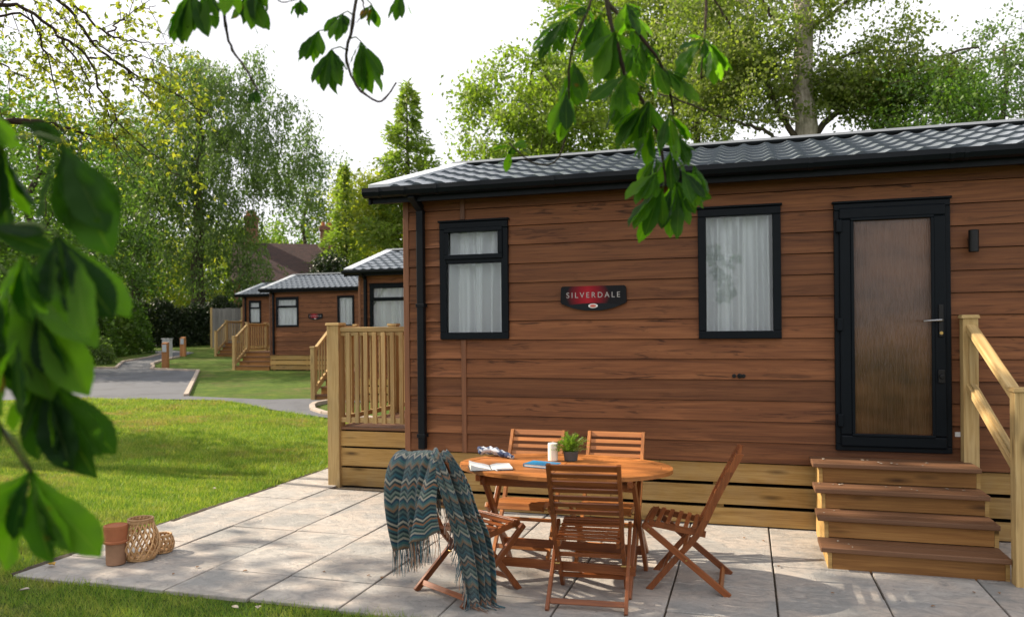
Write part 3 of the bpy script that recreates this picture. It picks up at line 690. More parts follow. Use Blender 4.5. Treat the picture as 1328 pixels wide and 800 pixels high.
balustrade(dk, (.06, 0, 0), (1.16, 0, 0), .70, 1.635)
balustrade(dk, (0, 2.7, 0), (0, .06, 0), .70, 1.635, .115)
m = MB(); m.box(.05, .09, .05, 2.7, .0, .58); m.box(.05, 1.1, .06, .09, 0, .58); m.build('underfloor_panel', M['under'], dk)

def side_deck(label, cx, cy, gz, w, depth=1.2):
    t = empty('deck', (cx, cy, gz)); tag(t, label, 'deck', 'timber decks with steps at the ends of the cabins')
    m = MB(); m.box(-w, -.04, .72, .75+depth, .62, .65); m.build('floor', M['tread'], t)
    for k in range(4):
        y = -.02+k*.2; z = .16*(k+1)
        m = MB(); m.box(-w+.05, -.04, y-.03, y+.22, z-.034, z, 0); m.build('tread', M['tread'], t)
        m = MB(); m.box(-w+.07, -.05, y, y+.02, z-.17, z-.036, 0); m.build('riser', M['riser'], t)
    for x, y, a, b in ((-w, -.02, -.2, 1.2), (-w, .76, 0, 1.70), (-w, .75+depth, 0, 1.70), (-.06, .75+depth, 0, 1.70)): post(t, x, y, a, b)
    m = MB(); m.bar((-w, -.02, 1.12), (-w, .74, 1.62), .07, .05); m.build('handrail', M['pine_post'], t)
    m = MB(); m.bar((-w, -.02, .22), (-w, .74, .72), .05, .12); m.build('stringer', M['pine_post'], t)
    for k in range(5):
        y = .12+k*.12; m = MB(); m.box(-w-.02, -w+.005, y-.02, y+.02, .3+.66*y-.05, 1.11+.66*y, 2); m.build('baluster', M['pine_post'], t)
    balustrade(t, (-w, .70+depth, 0), (-w, .8, 0), .74, 1.66, .13)
    balustrade(t, (-w+.05, .75+depth, 0), (-.1, .75+depth, 0), .74, 1.66, .13)
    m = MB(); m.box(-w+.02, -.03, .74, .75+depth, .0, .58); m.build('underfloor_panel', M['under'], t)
    m = MB()
    for z0, z1 in ((.43, .58), (.225, .41), (.02, .205)): m.box(-w-.03, -w-.004, .76, .75+depth, z0, z1, 1)
    m.build('skirting', M['pine'], t)
side_deck('timber steps and deck rail partly hidden behind the tall corner post of the nearest deck', -8.1, 15.35, .07, 1.15)
side_deck('timber deck with four steps beside the cabin with the red and black plaque', -16.2, 24.0, .28, 1.5)
side_deck('farthest timber deck with steps next to the dark hedge', -22.3, 30.9, .51, 1.5)

# front door steps
st = empty('front_steps', (1.0, 6.3, 0)); tag(st, 'four brown steps with pale timber handrail leading to the glazed cabin door', 'steps')
ox, oy = 1.0, 6.3
fr = [5.47, 5.69, 5.90, 6.10]; zz = [.172, .325, .472, .62]
for y, z in zip(fr, zz):
    b = fr[fr.index(y)+1]+.05 if y != fr[-1] else 6.42
    m = MB()
    for a, c_ in ((y, y+.128), (y+.133, b)): m.box(.45-ox, 1.548-ox, a-oy, c_-oy, z-.034, z, 0)
    m.build('tread', M['tread'], st, bevel=.006)
    m = MB(); m.box(.523-ox, 1.525-ox, y+.05-oy, y+.078-oy, (0 if y == fr[0] else zz[zz.index(z)-1])+.002, z-.036, 0); m.build('riser', M['riser'], st, bevel=.003)
for X in (.497, 1.525):
    m = MB(); poly = [(5.519-oy, .0)]
    for i in range(4):
        poly += [(fr[i]+.049-oy, zz[i]-.037), ((fr[i+1]+.049 if i < 3 else 6.44)-oy, zz[i]-.037)]
        if i < 3: poly[-1] = (fr[i+1]+.049-oy, zz[i]-.037)
    poly += [(6.44-oy, 0)]
    m.prism(poly, 'x', X-ox, X+.025-ox); m.build('stringer', M['pine'], st)
def newel(x0, x1, y0, y1, z0, z1):
    b = MB(); b.box(x0-ox, x1-ox, y0-oy, y1-oy, z0, z1, 2); o = b.build('newel_post', M['pine_post'], st, bevel=.004)
    k = MB(); h = .012; X0, X1, Y0, Y1 = x0-ox-h, x1-ox+h, y0-oy-h, y1-oy+h
    k.hexa([(X0, Y0, z1), (X1, Y0, z1), (X1, Y1, z1), (X0, Y1, z1), (X0+.008, Y0+.008, z1+.026), (X1-.008, Y0+.008, z1+.026), (X1-.008, Y1-.008, z1+.026), (X0+.008, Y1-.008, z1+.026)]); k.build('post_cap', M['pine_post'], o, bevel=.003)
newel(1.552, 1.652, 5.41, 5.51, 0, 1.205); newel(1.50, 1.60, 6.36, 6.46, .0, 1.665)
m = MB(); m.bar((1.555-ox, 6.38-oy, 1.60), (1.60-ox, 5.50-oy, 1.155), .075, .05); m.bar((1.555-ox, 6.38-oy, 1.56), (1.60-ox, 5.50-oy, 1.115), .035, .03); m.build('handrail', M['pine_post'], st, bevel=.01)
m = MB(); m.bar((1.555-ox, 6.38-oy, 1.17), (1.60-ox, 5.50-oy, .72), .07, .05); m.bar((1.555-ox, 6.38-oy, 1.20), (1.60-ox, 5.50-oy, .75), .03, .03); m.build('lower_rail', M['pine_post'], st, bevel=.006)
m = MB(); m.box(1.535-ox, 1.57-ox, 6.34-oy, 6.36-oy, 1.17, 1.585, 2); m.build('baluster', M['pine_post'], st)
# ------------------------------------------------------------------ table and chairs
G0 = .022                                                    # top of the paving
def smooth_path(pts, n):
    """catmull-rom through points"""
    P = [Vector(p) for p in pts]; P = [P[0]*2-P[1]]+P+[P[-1]*2-P[-2]]; out = []
    segs = len(P)-3
    for i in range(n+1):
        t = i/n*segs; k = min(int(t), segs-1); f = t-k; a, b, c, d = P[k:k+4]
        out.append(.5*((2*b)+(c-a)*f+(2*a-5*b+4*c-d)*f*f+(3*b-a-3*c+d)*f**3))
    return out
def folding_chair(label, loc, rz, m='acacia'):
    t = empty('folding_chair', loc, rz); t.scale = (1, 1, .93); tag(t, label, 'chair', 'folding slatted chairs round the oval table')
    W_ = M[m]
    for sx in (-1, 1):
        x = sx*.196
        b = MB(); pth = smooth_path([(x, .238, .0), (x, .08, .205), (x, -.06, .385), (x, -.165, .62), (x, -.305, .905)], 10)
        for i in range(10): b.hexa([q for p in (pth[i], pth[i+1]) for q in [(p.x-.011, p.y-.021, p.z), (p.x+.011, p.y-.021, p.z), (p.x+.011, p.y+.021, p.z+.004), (p.x-.011, p.y+.021, p.z+.004)]], 2)
        b.build('back_stile', W_, t)
        b = MB(); x2 = sx*.222; b.bar((x2, .262, .425), (x2, -.235, .0), .021, .040, (0, 1, 0)); b.build('leg', W_, t, bevel=.003)
        b = MB(); x3 = sx*.172; pp = smooth_path([(x3, .27, .405), (x3, .22, .425), (x3, .06, .40), (x3, -.10, .375)], 8)
        for i in range(8): b.bar(pp[i], pp[i+1], .02, .038)
        b.build('seat_rail', W_, t)
    sp = smooth_path([(0, .275, .412), (0, .235, .449), (0, .06, .424), (0, -.105, .398)], 10)
    for i in range(10):
        p = sp[i].lerp(sp[i+1], .5) if i else sp[0]; d = (sp[min(i+1, 10)]-sp[max(i-1, 0)]).normalized(); n = Vector((1, 0, 0)).cross(d)
        b = MB(); b.bar(p+Vector((-.185, 0, 0)), p+Vector((.185, 0, 0)), .026, .012, n if n.z > 0 else -n); b.build('seat_slat', W_, t, bevel=.002)
    bp = smooth_path([(0, -.06, .385), (0, -.165, .62), (0, -.305, .905)], 40)
    for k, z in enumerate((.885, .833, .783, .733, .684, .635, .586)):
        p = min(bp, key=lambda q: abs(q.z-z)); h = .042 if k == 0 else .029
        b = MB(); b.bar((-.186, p.y, z), (.186, p.y, z), .012, h, (0, -.42, .9)); b.build('back_slat', W_, t, bevel=.002)
    b = MB(); b.bar((-.215, -.185, .045), (.215, -.185, .045), .016, .034, (0, .5, .86)); b.build('stretcher', W_, t, bevel=.002)
    b = MB(); b.bar((-.19, .165, .095), (.19, .165, .095), .016, .034, (0, -.5, .86)); b.build('stretcher', W_, t, bevel=.002)
    b = MB(); b.bar((-.19, .03, .27), (.19, .03, .27), .02, .025); b.build('stretcher', W_, t, bevel=.002)
    b = MB()
    for sx in (-1, 1): b.tube([(sx*.236, .012, .215), (sx*.18, .012, .215)], .007, 10); b.tube([(sx*.236, .235, .402), (sx*.18, .235, .402)], .006, 10)
    b.build('bolt', M['brass'], t)
    return t
CH1 = (-1.65, 4.49, G0); RZ1 = math.radians(-30)
folding_chair('folding chair at the left end of the table with the patterned throw over its back', CH1, RZ1)
folding_chair('folding chair at the front of the table, its slatted back turned to the viewer', (-.90, 4.53, G0), math.radians(5))
folding_chair('left one of the two golden lit chairs behind the table, behind the white candle', (-1.505, 5.34, G0), math.radians(180), 'acacia_sunlit')
folding_chair('right golden lit chair behind the table, beyond the small potted plant', (-.92, 5.36, G0), math.radians(180), 'acacia_sunlit')
folding_chair('folding chair seen from the side at the right end of the table near the steps', (-.35, 5.0, G0), math.radians(90))

TX, TY, TZ = -1.135, 4.88, .745
tb = empty('oval_table', (TX, TY, G0)); tag(tb, 'oval slatted wooden garden table with a book, candle and plant on it', 'table')
A_, B_ = .69, .445
th = TZ-G0
b = MB()
def ell(a, b_, n=72): return [(a*math.cos(2*PI*i/n), b_*math.sin(2*PI*i/n)) for i in range(n)]
o1, i1 = ell(A_, B_), ell(A_-.065, B_-.065); n = len(o1)
for k in range(8):                                           # rim in eight curved segments
    for i in range(k*9, k*9+9):
        j = (i+1) % n
        b.hexa([(*i1[i], th-.024), (*o1[i], th-.024), (*o1[j], th-.024), (*i1[j], th-.024), (*i1[i], th), (*o1[i], th), (*o1[j], th), (*i1[j], th)], 1)
b.build('table_rim', M['acacia_sunlit'], tb)
b = MB(); ai, bi = A_-.068, B_-.068; npl = 9
for half in (-1, 1):
    for k in range(npl):
        y0 = -bi+2*bi*k/npl+.002; y1 = -bi+2*bi*(k+1)/npl-.002
        ex = lambda y: ai*math.sqrt(max(0, 1-(y/bi)**2))
        pts = [(half*.002, y0)]+[(half*ex(y0+(y1-y0)*q/4), y0+(y1-y0)*q/4) for q in range(5)]+[(half*.002, y1)]
        if half < 0: pts = pts[::-1]
        vs0 = len(b.v); b.prism([p for p in pts], 'z', th-.02, th-.0015)
        # planks get grain along x
        ou, ov = random.uniform(0, 30), random.uniform(0, 30); li = 0
b.build('tabletop', M['acacia_sunlit'], tb, bevel=.0015)
for x in (-.47, .47):
    for s in (-1, 1):
        b = MB(); xx = x+s*.013; b.bar((xx, -s*.27, th-.03), (xx, s*.30, .0), .024, .05, (0, 1, 0)); b.build('leg', M['acacia'], tb, bevel=.003)
    b = MB(); b.bar((x, -.33, th-.045), (x, .33, th-.045), .03, .04); b.build('cross_rail', M['acacia'], tb, bevel=.003)
for y in (-.235, .235):
    b = MB(); b.bar((-.485, y*.95, .145), (.485, y*.95, .145), .02, .055); b.build('stretcher', M['acacia'], tb, bevel=.003)
    b = MB(); b.bar((-.485, y, th-.075), (.485, y, th-.075), .02, .06); b.build('apron', M['acacia'], tb, bevel=.003)
T0 = TZ+.001
# candle
b = MB(); b.lathe([(.031, 0), (.033, .003), (.033, .112), (.030, .116), (.012, .119)], 28); b.tube([(0, 0, .118), (.002, 0, .128)], .0015, 6)
o = b.build('candle', M['candle'], None, smooth=False); o.location = (-1.24, 5.02, T0); tag(o, 'white pillar candle standing on the table beside the potted plant', 'candle')
# potted plant
pp_ = empty('potted_plant', (-1.125, 5.05, T0)); pp_.scale = (1.15, 1.15, 1.15); tag(pp_, 'small bushy green plant in a dark grey pot on the table', 'plant')
b = MB(); b.lathe([(.034, 0), (.037, .002), (.044, .05), (.0445, .055), (.041, .055), (.038, .045)], 28); b.build('pot', M['pot_dark'], pp_, smooth=False)
rr = random.Random(5); V, Fq, Rn = [], [], []
for k in range(130):
    a = rr.uniform(0, 2*PI); el = rr.uniform(.1, 1.45); L = rr.uniform(.07, .135)
    pts = smooth_path([(0, 0, .045), Vector((math.cos(a)*math.cos(el), math.sin(a)*math.cos(el), math.sin(el)))*L*.55+Vector((0, 0, .05)), Vector((math.cos(a)*math.cos(el), math.sin(a)*math.cos(el), math.sin(el)*.85))*L+Vector((0, 0, .045))], 7)
    rv = rr.random()
    for i in range(1, 8):
        p = pts[i]; d = (pts[i]-pts[i-1]).normalized(); sd = d.cross(Vector((rr.uniform(-1, 1), rr.uniform(-1, 1), 1))).normalized()
        for s in (-1, 1):
            q = p+(sd*s*.8+d*.7)*rr.uniform(.010, .019); w = d*.0035; c0 = len(V)
            V += [p-w, p+w, q]; Fq.append((c0, c0+1, c0+2)); Rn += [rv*.6+.4*rr.random()]*3
tri_mesh('foliage', np.array([v[:] for v in V]), np.array(Fq), np.array(Rn), M['fern'], pp_)
# open notebook
nb = empty('open_notebook', (-1.555, 4.655, T0), math.radians(24)); tag(nb, 'open notebook with blank white pages lying on the left of the table', 'book')
b = MB(); b.box(-.135, .135, -.095, .095, 0, .003); b.build('cover', M['bookdark'], nb, bevel=.001)
for s, lift in ((-1, .026), (1, .0)):
    P0 = []; rows = []
    for i in range(9):
        u = i/8; x = s*(.003+.127*u); z = .004+.011*math.sin(min(1, u*2.2)*PI/2)*(1-.25*u)+lift*u*u
        rows.append((x, z))
    poly = [(x, z) for x, z in rows]+[(x, .0035) for x, z in reversed(rows)]
    b = MB(); b.prism(poly, 'y', -.09, .09); b.build('page_block', M['paper'], nb)
b = MB(); b.bar((.004, -.09, .016), (.03, -.125, .003), .006, .001); b.build('ribbon', M['white'], nb)
# blue book
bb = empty('blue_book', (-1.255, 4.80, T0), math.radians(-14)); tag(bb, 'closed blue covered book lying behind the front chair back', 'book')
b = MB(); b.box(-.098, .098, -.065, .065, .0025, .0165); b.build('page_block', M['paper'], bb)
b = MB(); b.box(-.1, .1, -.068, .068, 0, .0025); b.box(-.1, .1, -.068, .068, .0165, .019); b.box(-.103, -.1, -.068, .068, 0, .019); b.build('cover', M['bookblue'], bb)
# rolled navy and white cloth
def clothmat():
    m, nt, b_ = mat('navy_white_cloth'); v = coords(nt, 'Object', (1, 1, 1)); w = nt.nodes.new('ShaderNodeTexNoise'); w.inputs['Scale'].default_value = 16
    nt.links.new(v, w.inputs['Vector']); c = ramp(nt, w.outputs['Fac'], [(.46, (.50, .53, .58)), (.54, (.03, .045, .10))]).outputs[0]; nt.links.new(c, b_.inputs['Base Color']); b_.inputs['Roughness'].default_value = .9
    return m
cl = MB(); rr = random.Random(9)
for (pts, r0) in (([(-.13, .02, .028), (-.06, .035, .03), (.01, .015, .026), (.09, -.01, .02), (.15, -.02, .012)], .026), ([(-.13, -.012, .022), (-.09, -.02, .04), (-.04, -.005, .045), (.03, -.012, .034), (.08, -.02, .022)], .018), ([(-.14, .03, .035), (-.15, 0, .045), (-.12, -.02, .04)], .016)):
    q = smooth_path(pts, 16); cl.tube([p+Vector((0, 0, rr.uniform(-.002, .003))) for p in q], [max(.006, r0*(1-.5*(i/16)**2)*(1+.18*math.sin(i*1.9+r0*90))) for i in range(17)], 12)
o = cl.build('rolled_cloth', clothmat(), None, smooth=True); o.location = (-1.655, 5.09, T0); o.rotation_euler = (0, 0, math.radians(-18)); tag(o, 'rolled navy and white cloth lying on the table behind the notebook', 'cloth')

# ------------------------------------------------------------------ throw over the chair
def throwmat():
    m, nt, b_ = mat('zigzag_knit'); t = nt.nodes.new('ShaderNodeTexCoord'); s = nt.nodes.new('ShaderNodeSeparateXYZ'); nt.links.new(t.outputs['UV'], s.inputs[0])
    tri = mth(nt, 'ABSOLUTE', mth(nt, 'SUBTRACT', mth(nt, 'FRACT', mth(nt, 'DIVIDE', s.outputs[0], .060)), .5))
    z = mth(nt, 'ADD', s.outputs[1], mth(nt, 'MULTIPLY', tri, .058))
    z = mth(nt, 'ADD', z, mth(nt, 'MULTIPLY', noise(nt, coords(nt, 'UV', (1, 1, 1)), 300, 2), .003))
    f = mth(nt, 'FRACT', mth(nt, 'DIVIDE', z, .25))
    cols = [(.02, .05, .065), (.035, .13, .16), (.02, .05, .075), (.48, .44, .35), (.02, .05, .06), (.34, .16, .08), (.05, .15, .17), (.016, .035, .05), (.22, .28, .23), (.04, .09, .085), (.46, .42, .33), (.02, .06, .11), (.045, .15, .165), (.16, .20, .17), (.30, .17, .09), (.02, .045, .06), (.09, .15, .14)]
    r = ramp(nt, f, [(i/len(cols), c) for i, c in enumerate(cols)]); r.color_ramp.interpolation = 'CONSTANT'
    big = ramp(nt, noise(nt, coords(nt, 'UV'), 5, 3), [(.4, (0, 0, 0)), (.7, (1, 1, 1))]).outputs[0]
    c = mixc(nt, mth(nt, 'MULTIPLY', big, .35), r.outputs[0], (.03, .075, .08))
    kn = nt.nodes.new('ShaderNodeTexWave'); kn.inputs['Scale'].default_value = 90; kn.bands_direction = 'X'; nt.links.new(coords(nt, 'UV', (1, 1, 1)), kn.inputs['Vector'])
    c = mixc(nt, .35, c, mixc(nt, 1.0, c, noise(nt, coords(nt, 'UV'), 220, 2), 'MULTIPLY'))
    nt.links.new(c, b_.inputs['Base Color']); b_.inputs['Roughness'].default_value = .95; b_.inputs['Specular IOR Level'].default_value = .15; b_.inputs['Sheen Weight'].default_value = .3
    bump(nt, b_, mth(nt, 'ADD', kn.outputs['Fac'], noise(nt, coords(nt, 'UV'), 260, 2)), .7, .004); return m
M['knit'] = throwmat()
tw = empty('throw_blanket', CH1, RZ1); tag(tw, 'fringed teal zigzag knitted throw draped over the left chair and trailing on the paving', 'throw')
rt = random.Random(4)
# piece hanging over the back rail
prof = smooth_path([(0, -.185, .56), (0, -.22, .68), (0, -.257, .80), (0, -.282, .862), (0, -.315, .876), (0, -.348, .848), (0, -.376, .74), (0, -.395, .60), (0, -.385, .45), (0, -.36, .31)], 44)
nu = 46; P, UV = [], []; acc = 0
for i, q in enumerate(prof):
    if i: acc += (q-prof[i-1]).length
    t = i/44; row, ur = [], []
    for j in range(nu+1):
        u = j/nu; x = -.235+.43*u
        tt = max(0, (t-.42)/.58); amp = .012+.045*tt
        fold = math.sin(u*15+1.2*t)+.6*math.sin(u*27+2.+t*2)+.35*math.sin(u*44-t*3)
        z = q.z + (.16*u*u*tt*tt if t > .45 else .10*u*(.45-t)) - .02*abs(math.sin(u*9))*tt - .012*math.sin(u*7+.6)*(1-abs(t-.4)*1.5)
        y = q.y - amp*fold*(.35+.65*tt) - .05*math.sin(PI*u)*tt - .05*math.exp(-((u-.12)/.16)**2)*math.exp(-((t-.62)/.16)**2) + .03*math.sin(u*5+t*6)*tt
        x = x*(1-.10*tt)-.018*tt+.012*math.sin(6*t+u*8)
        row.append((x, y, z)); ur.append((.56*u, acc))
    P.append(row); UV.append(ur)
b = MB(); b.grid(P, UV); o = b.build('throw_back', M['knit'], tw, smooth=True, solid=.007)
def fringe(edge, length, n, down, floor=None, seed=1):
    r = random.Random(seed); m = MB()
    for k in range(n):
        t = k/(n-1)*(len(edge)-1); i = min(int(t), len(edge)-2); p = Vector(edge[i]).lerp(Vector(edge[i+1]), t-i); L = length*r.uniform(.75, 1.1)
        w = Vector((r.uniform(-.018, .018), r.uniform(-.014, .014), 0)); e = p+Vector(down)*L+w; md = p.lerp(e, .5)+Vector((r.uniform(-.01, .01), r.uniform(-.01, .01), 0))
        if floor is not None: e.z = max(e.z, floor+r.uniform(0, .006)); md.z = max(md.z, floor+.004)
        m.tube([p, md, e], [.0022, .002, .0013], 4)
    return m
def fringemat():
    m, nt, b_ = mat('fringe_yarn'); nt.links.new(ramp(nt, attr(nt), [(0, (.02, .05, .07)), (.35, (.04, .13, .16)), (.5, (.45, .40, .32)), (.62, (.02, .04, .06)), (.8, (.36, .17, .08)), (1, (.5, .46, .4))]).outputs[0], b_.inputs['Base Color']); b_.inputs['Roughness'].default_value = .95
    return m
M['yarn'] = fringemat()
fo = fringe(P[-1], .15, 90, (0, .0, -1), seed=2).build('fringe', M['yarn'], tw)
fo2 = fringe(P[0], .12, 60, (0, .15, -1), seed=6).build('fringe', M['yarn'], tw)
# long end falling past the seat to the floor
rows = [((-.10, -.235, .66), (.06, -.19, .62)), ((-.06, -.265, .84), (.14, -.245, .83)), ((.02, -.312, .888), (.185, -.282, .885)), ((.12, -.365, .86), (.235, -.268, .852)), ((.19, -.375, .76), (.262, -.20, .72)), ((.225, -.335, .58), (.268, -.14, .55)), ((.24, -.29, .40), (.278, -.08, .42)), ((.25, -.25, .22), (.288, -.05, .24)), ((.256, -.215, .06), (.298, -.055, .07)), ((.27, -.20, .016), (.325, -.07, .014))]
ns = 60; Ea = smooth_path([r[0] for r in rows], ns); Eb = smooth_path([r[1] for r in rows], ns); P, UV = [], []; acc = 0
for i in range(ns+1):
    if i: acc += (Ea[i].lerp(Eb[i], .5)-Ea[i-1].lerp(Eb[i-1], .5)).length
    t = i/ns; wv = Eb[i]-Ea[i]; ax = (Ea[min(i+1, ns)]-Ea[max(i-1, 0)]).normalized(); nr = wv.cross(ax).normalized(); row, ur = [], []
    for j in range(31):
        u = j/30; f = math.sin(u*14+2*t)+.6*math.sin(u*25+4*t+1)+.3*math.sin(u*43-2*t)
        amp = .016+.022*min(1, t*1.5)
        if i > ns*.9: amp *= .55
        p = Ea[i]+wv*u+nr*amp*f; p.z = max(p.z, .008+.004*abs(f)); row.append(p); ur.append((.40*u+.7, acc+.06))
    P.append(row); UV.append(ur)
b = MB(); b.grid(P, UV); b.build('throw_end', M['knit'], tw, smooth=True, solid=.007)
fringe(P[-1], .085, 60, (.75, .15, -.3), floor=.004, seed=3).build('fringe', M['yarn'], tw)
fringe([r[0] for r in P[34:56]], .10, 40, (.1, -.35, -1), floor=.004, seed=8).build('fringe', M['yarn'], tw)

# ------------------------------------------------------------------ pots and wicker lanterns
pt = empty('terracotta_pot', (-4.205, 4.375, G0)); tag(pt, 'tall terracotta pot capped with an upturned second pot, on the patio corner', 'pot')
b = MB(); b.lathe([(.060, 0), (.063, .004), (.066, .15), (.064, .15)], 32); b.build('lower_pot', plain('terracotta_grey', (.26, .15, .09), .85, .2, 0, .35, 7, .2), pt)
b = MB(); b.lathe([(.076, .148), (.082, .152), (.083, .164), (.075, .169), (.076, .225), (.078, .255), (.076, .268), (.066, .271), (.062, .266), (.0, .264)], 36, cap1=False); b.build('upper_pot', M['terracotta'], pt)
def lantern(name, label, loc, prof, nstr, twist, tr, hoops):
    t = empty(name, loc); tag(t, label, 'lantern', None)
    def rad(z):
        zs = [p[1] for p in prof]; return float(np.interp(z, zs, [p[0] for p in prof]))
    z0, z1 = prof[0][1], prof[-1][1]; m = MB()
    for d in (-1, 1):
        for k in range(nstr):
            pts = []
            for i in range(15):
                z = z0+(z1-z0)*i/14; a = 2*PI*k/nstr+d*twist*i/14; r = rad(z)+d*.002
                pts.append((r*math.cos(a), r*math.sin(a), z))
            m.tube(pts, tr, 5)
    m.build('weave', M['wicker'], t, smooth=True)
    for z, k in hoops:
        m = MB(); r = rad(z); m.tube([((r+.002)*math.cos(2*PI*i/28), (r+.002)*math.sin(2*PI*i/28), z) for i in range(29)], k, 7); m.build('hoop', M['wicker'], t, smooth=True)
    m = MB(); m.lathe([(prof[0][0]*.95, z0+.002), (prof[0][0]*.95, z0+.012)], 24); m.build('base', M['wicker'], t)
    return t
lantern('wicker_lantern', 'tall woven wicker lantern with open lattice standing between the pot and a small lantern', (-4.12, 4.515, G0), [(.085, .005), (.112, .05), (.125, .10), (.112, .17), (.088, .23), (.078, .268), (.078, .285)], 18, 1.15, .0060, [(.010, .008), (.022, .007), (.262, .006), (.272, .007), (.284, .008)])
lantern('wicker_lantern', 'small round wicker lantern with a ringed pattern, behind the tall one', (-4.10, 4.70, G0), [(.058, .004), (.074, .03), (.079, .062), (.071, .10), (.060, .118), (.060, .128)], 14, .8, .0066, [(.008, .008), (.03, .004), (.095, .004), (.118, .005), (.127, .007)])

# ------------------------------------------------------------------ bollards, box, fence panel
bm_ = wood('bollard_wood', (.20, .075, .02), (.36, .15, .05), (.45, .22, .08), rough=.6, along=1, across=10)
lampm = plain('lamp_head', (.42, .45, .47), .4)
for lab, (x, y), h, w in (('timber bollard light beside the bend of the lane, with the small grey box behind', (-21.05, 24.4), .98, .21), ('timber bollard light farther away on the grass near the hedge', (-25.4, 30.6), .92, .22)):
    t = empty('bollard_light', (x, y, terr(x, y)), math.radians(20)); tag(t, lab, 'bollard', 'timber bollard lights on the lawn')
    m = MB(); m.box(-w/2, w/2, -w/2, w/2, -.1, h*.93); m.hexa([(-w/2, -w/2, h*.93), (w/2, -w/2, h*.93), (w/2, w/2, h*.93), (-w/2, w/2, h*.93), (-w/2, -w/2, h*.95), (w/2, -w/2, h*.95), (w/2, w/2, h), (-w/2, w/2, h)]); m.build('post', bm_, t, bevel=.01)
    m = MB(); m.box(-w*.36, w*.36, -w/2-.02, -w/2+.01, h*.62, h*.90); m.build('lamp_face', lampm, t, bevel=.008)
bx = empty('utility_box', (-25.0, 29.1, terr(-25, 29.1))); tag(bx, 'small grey utility box on the grass behind the near bollard', 'box')
m = MB(); m.box(-.19, .19, -.12, .12, -.05, .88); m.build('housing', plain('box_grey', (.42, .44, .45), .5), bx, bevel=.02)
m = MB(); m.box(-.21, .21, -.14, .14, .88, .92); m.build('lid', plain('box_lid', (.38, .40, .41), .5), bx, bevel=.01)
fp = empty('fence_panel', at(299, 440, 42)); fp.location.z = terr(fp.location.x, fp.location.y); fp.rotation_euler = (0, 0, .3)
tag(fp, 'weathered grey board fence panel standing between the hedge and the farthest cabin', 'fence')
m = MB()
for i in range(9): m.box(-1.0+i*.18, -1.0+i*.18+.172, 0, .025, .05, 2.15+random.uniform(-.02, .02), 2)
m.build('boards', wood('grey_boards', (.10, .095, .085), (.17, .16, .15), (.22, .21, .195), along=1, across=10), fp)
for x in (-1.02, .63):
    m = MB(); m.box(x-.05, x+.05, -.04, .06, -.1, 2.2); m.build('post', M['pine_post'], fp)

# ------------------------------------------------------------------ brick house far behind
def brickmat(name, c0, c1, mortar, sc):
    m, nt, b_ = mat(name); t = nt.nodes.new('ShaderNodeTexBrick'); t.inputs['Scale'].default_value = sc; t.inputs['Mortar Size'].default_value = .015
    t.inputs['Color1'].default_value = (*c0, 1); t.inputs['Color2'].default_value = (*c1, 1); t.inputs['Mortar'].default_value = (*mortar, 1); t.inputs['Brick Width'].default_value = .5; t.inputs['Row Height'].default_value = .16
    nt.links.new(coords(nt, 'UV'), t.inputs['Vector']); n_ = noise(nt, coords(nt), 2.2, 5)
    c = mixc(nt, mth(nt, 'MULTIPLY', n_, .6), t.outputs['Color'], tuple(q*.5 for q in c0)); nt.links.new(c, b_.inputs['Base Color']); b_.inputs['Roughness'].default_value = .9; bump(nt, b_, t.outputs['Fac'], .4, .02); return m
M['brick'] = brickmat('red_brick', (.24, .085, .05), (.32, .13, .08), (.25, .21, .18), 2.2); M['roofclay'] = brickmat('clay_roof', (.05, .03, .028), (.11, .055, .045), (.02, .015, .015), 1.6)
hb = at(392, 360, 60); hz = terr(hb.x, hb.y)
hs = empty('brick_house', (hb.x, hb.y, hz), YAW+.25); tag(hs, 'old red brick house with dark clay roof and chimneys behind the big tree', 'house')
m = MB(); m.box(-5.0, 2.4, 0, 6, 0, 4.1); m.prism([(-.0, 4.1), (6, 4.1), (3, 6.9)], 'x', -5.0, 2.4); m.box(2.4, 5.4, 1.2, 5.2, 0, 3.4); m.build('wall', M['brick'], hs)
m = MB(); ov = .3
for (xa, xb, y0, y1, ze, zr) in ((-5.3, 2.75, 0, 6, 4.1, 7.0), (2.4, 5.7, 1.2, 5.2, 3.4, 5.3)):
    ym = (y0+y1)/2; s = (zr-ze)/(ym-y0)
    for ya in (y0-ov, y1+ov):
        za = ze-ov*s; m.hexa([(xa, ya, za), (xb, ya, za), (xb, ym, zr), (xa, ym, zr), (xa, ya, za+.16), (xb, ya, za+.16), (xb, ym, zr+.16), (xa, ym, zr+.16)])
rf = m.build('roof', M['roofclay'], hs)
m = MB()
for ya, yb in ((-.3, 3), (6.3, 3)): m.bar((2.8, ya, 3.84 if ya < 1 else 3.84), (2.8, yb, 7.05), .1, .3)
m.build('barge_board', M['brick'], rf)
for cx, cy, zt in ((1.9, 3.0, 8.6), (-3.9, 3.0, 9.3)):
    m = MB(); m.box(cx-.5, cx+.5, cy-.4, cy+.4, 6.2, zt-.35); m.box(cx-.58, cx+.58, cy-.48, cy+.48, zt-.35, zt-.12); m.box(cx-.52, cx+.52, cy-.42, cy+.42, zt-.12, zt); ch = m.build('chimney', M['brick'], rf)
    for q in (-.25, .25):
        m = MB(); m.lathe([(.15, zt), (.13, zt+.35), (.10, zt+.35), (.1, zt+.1)], 12, (cx+q, cy, 0)); m.build('chimney_pot', M['terracotta'], ch)
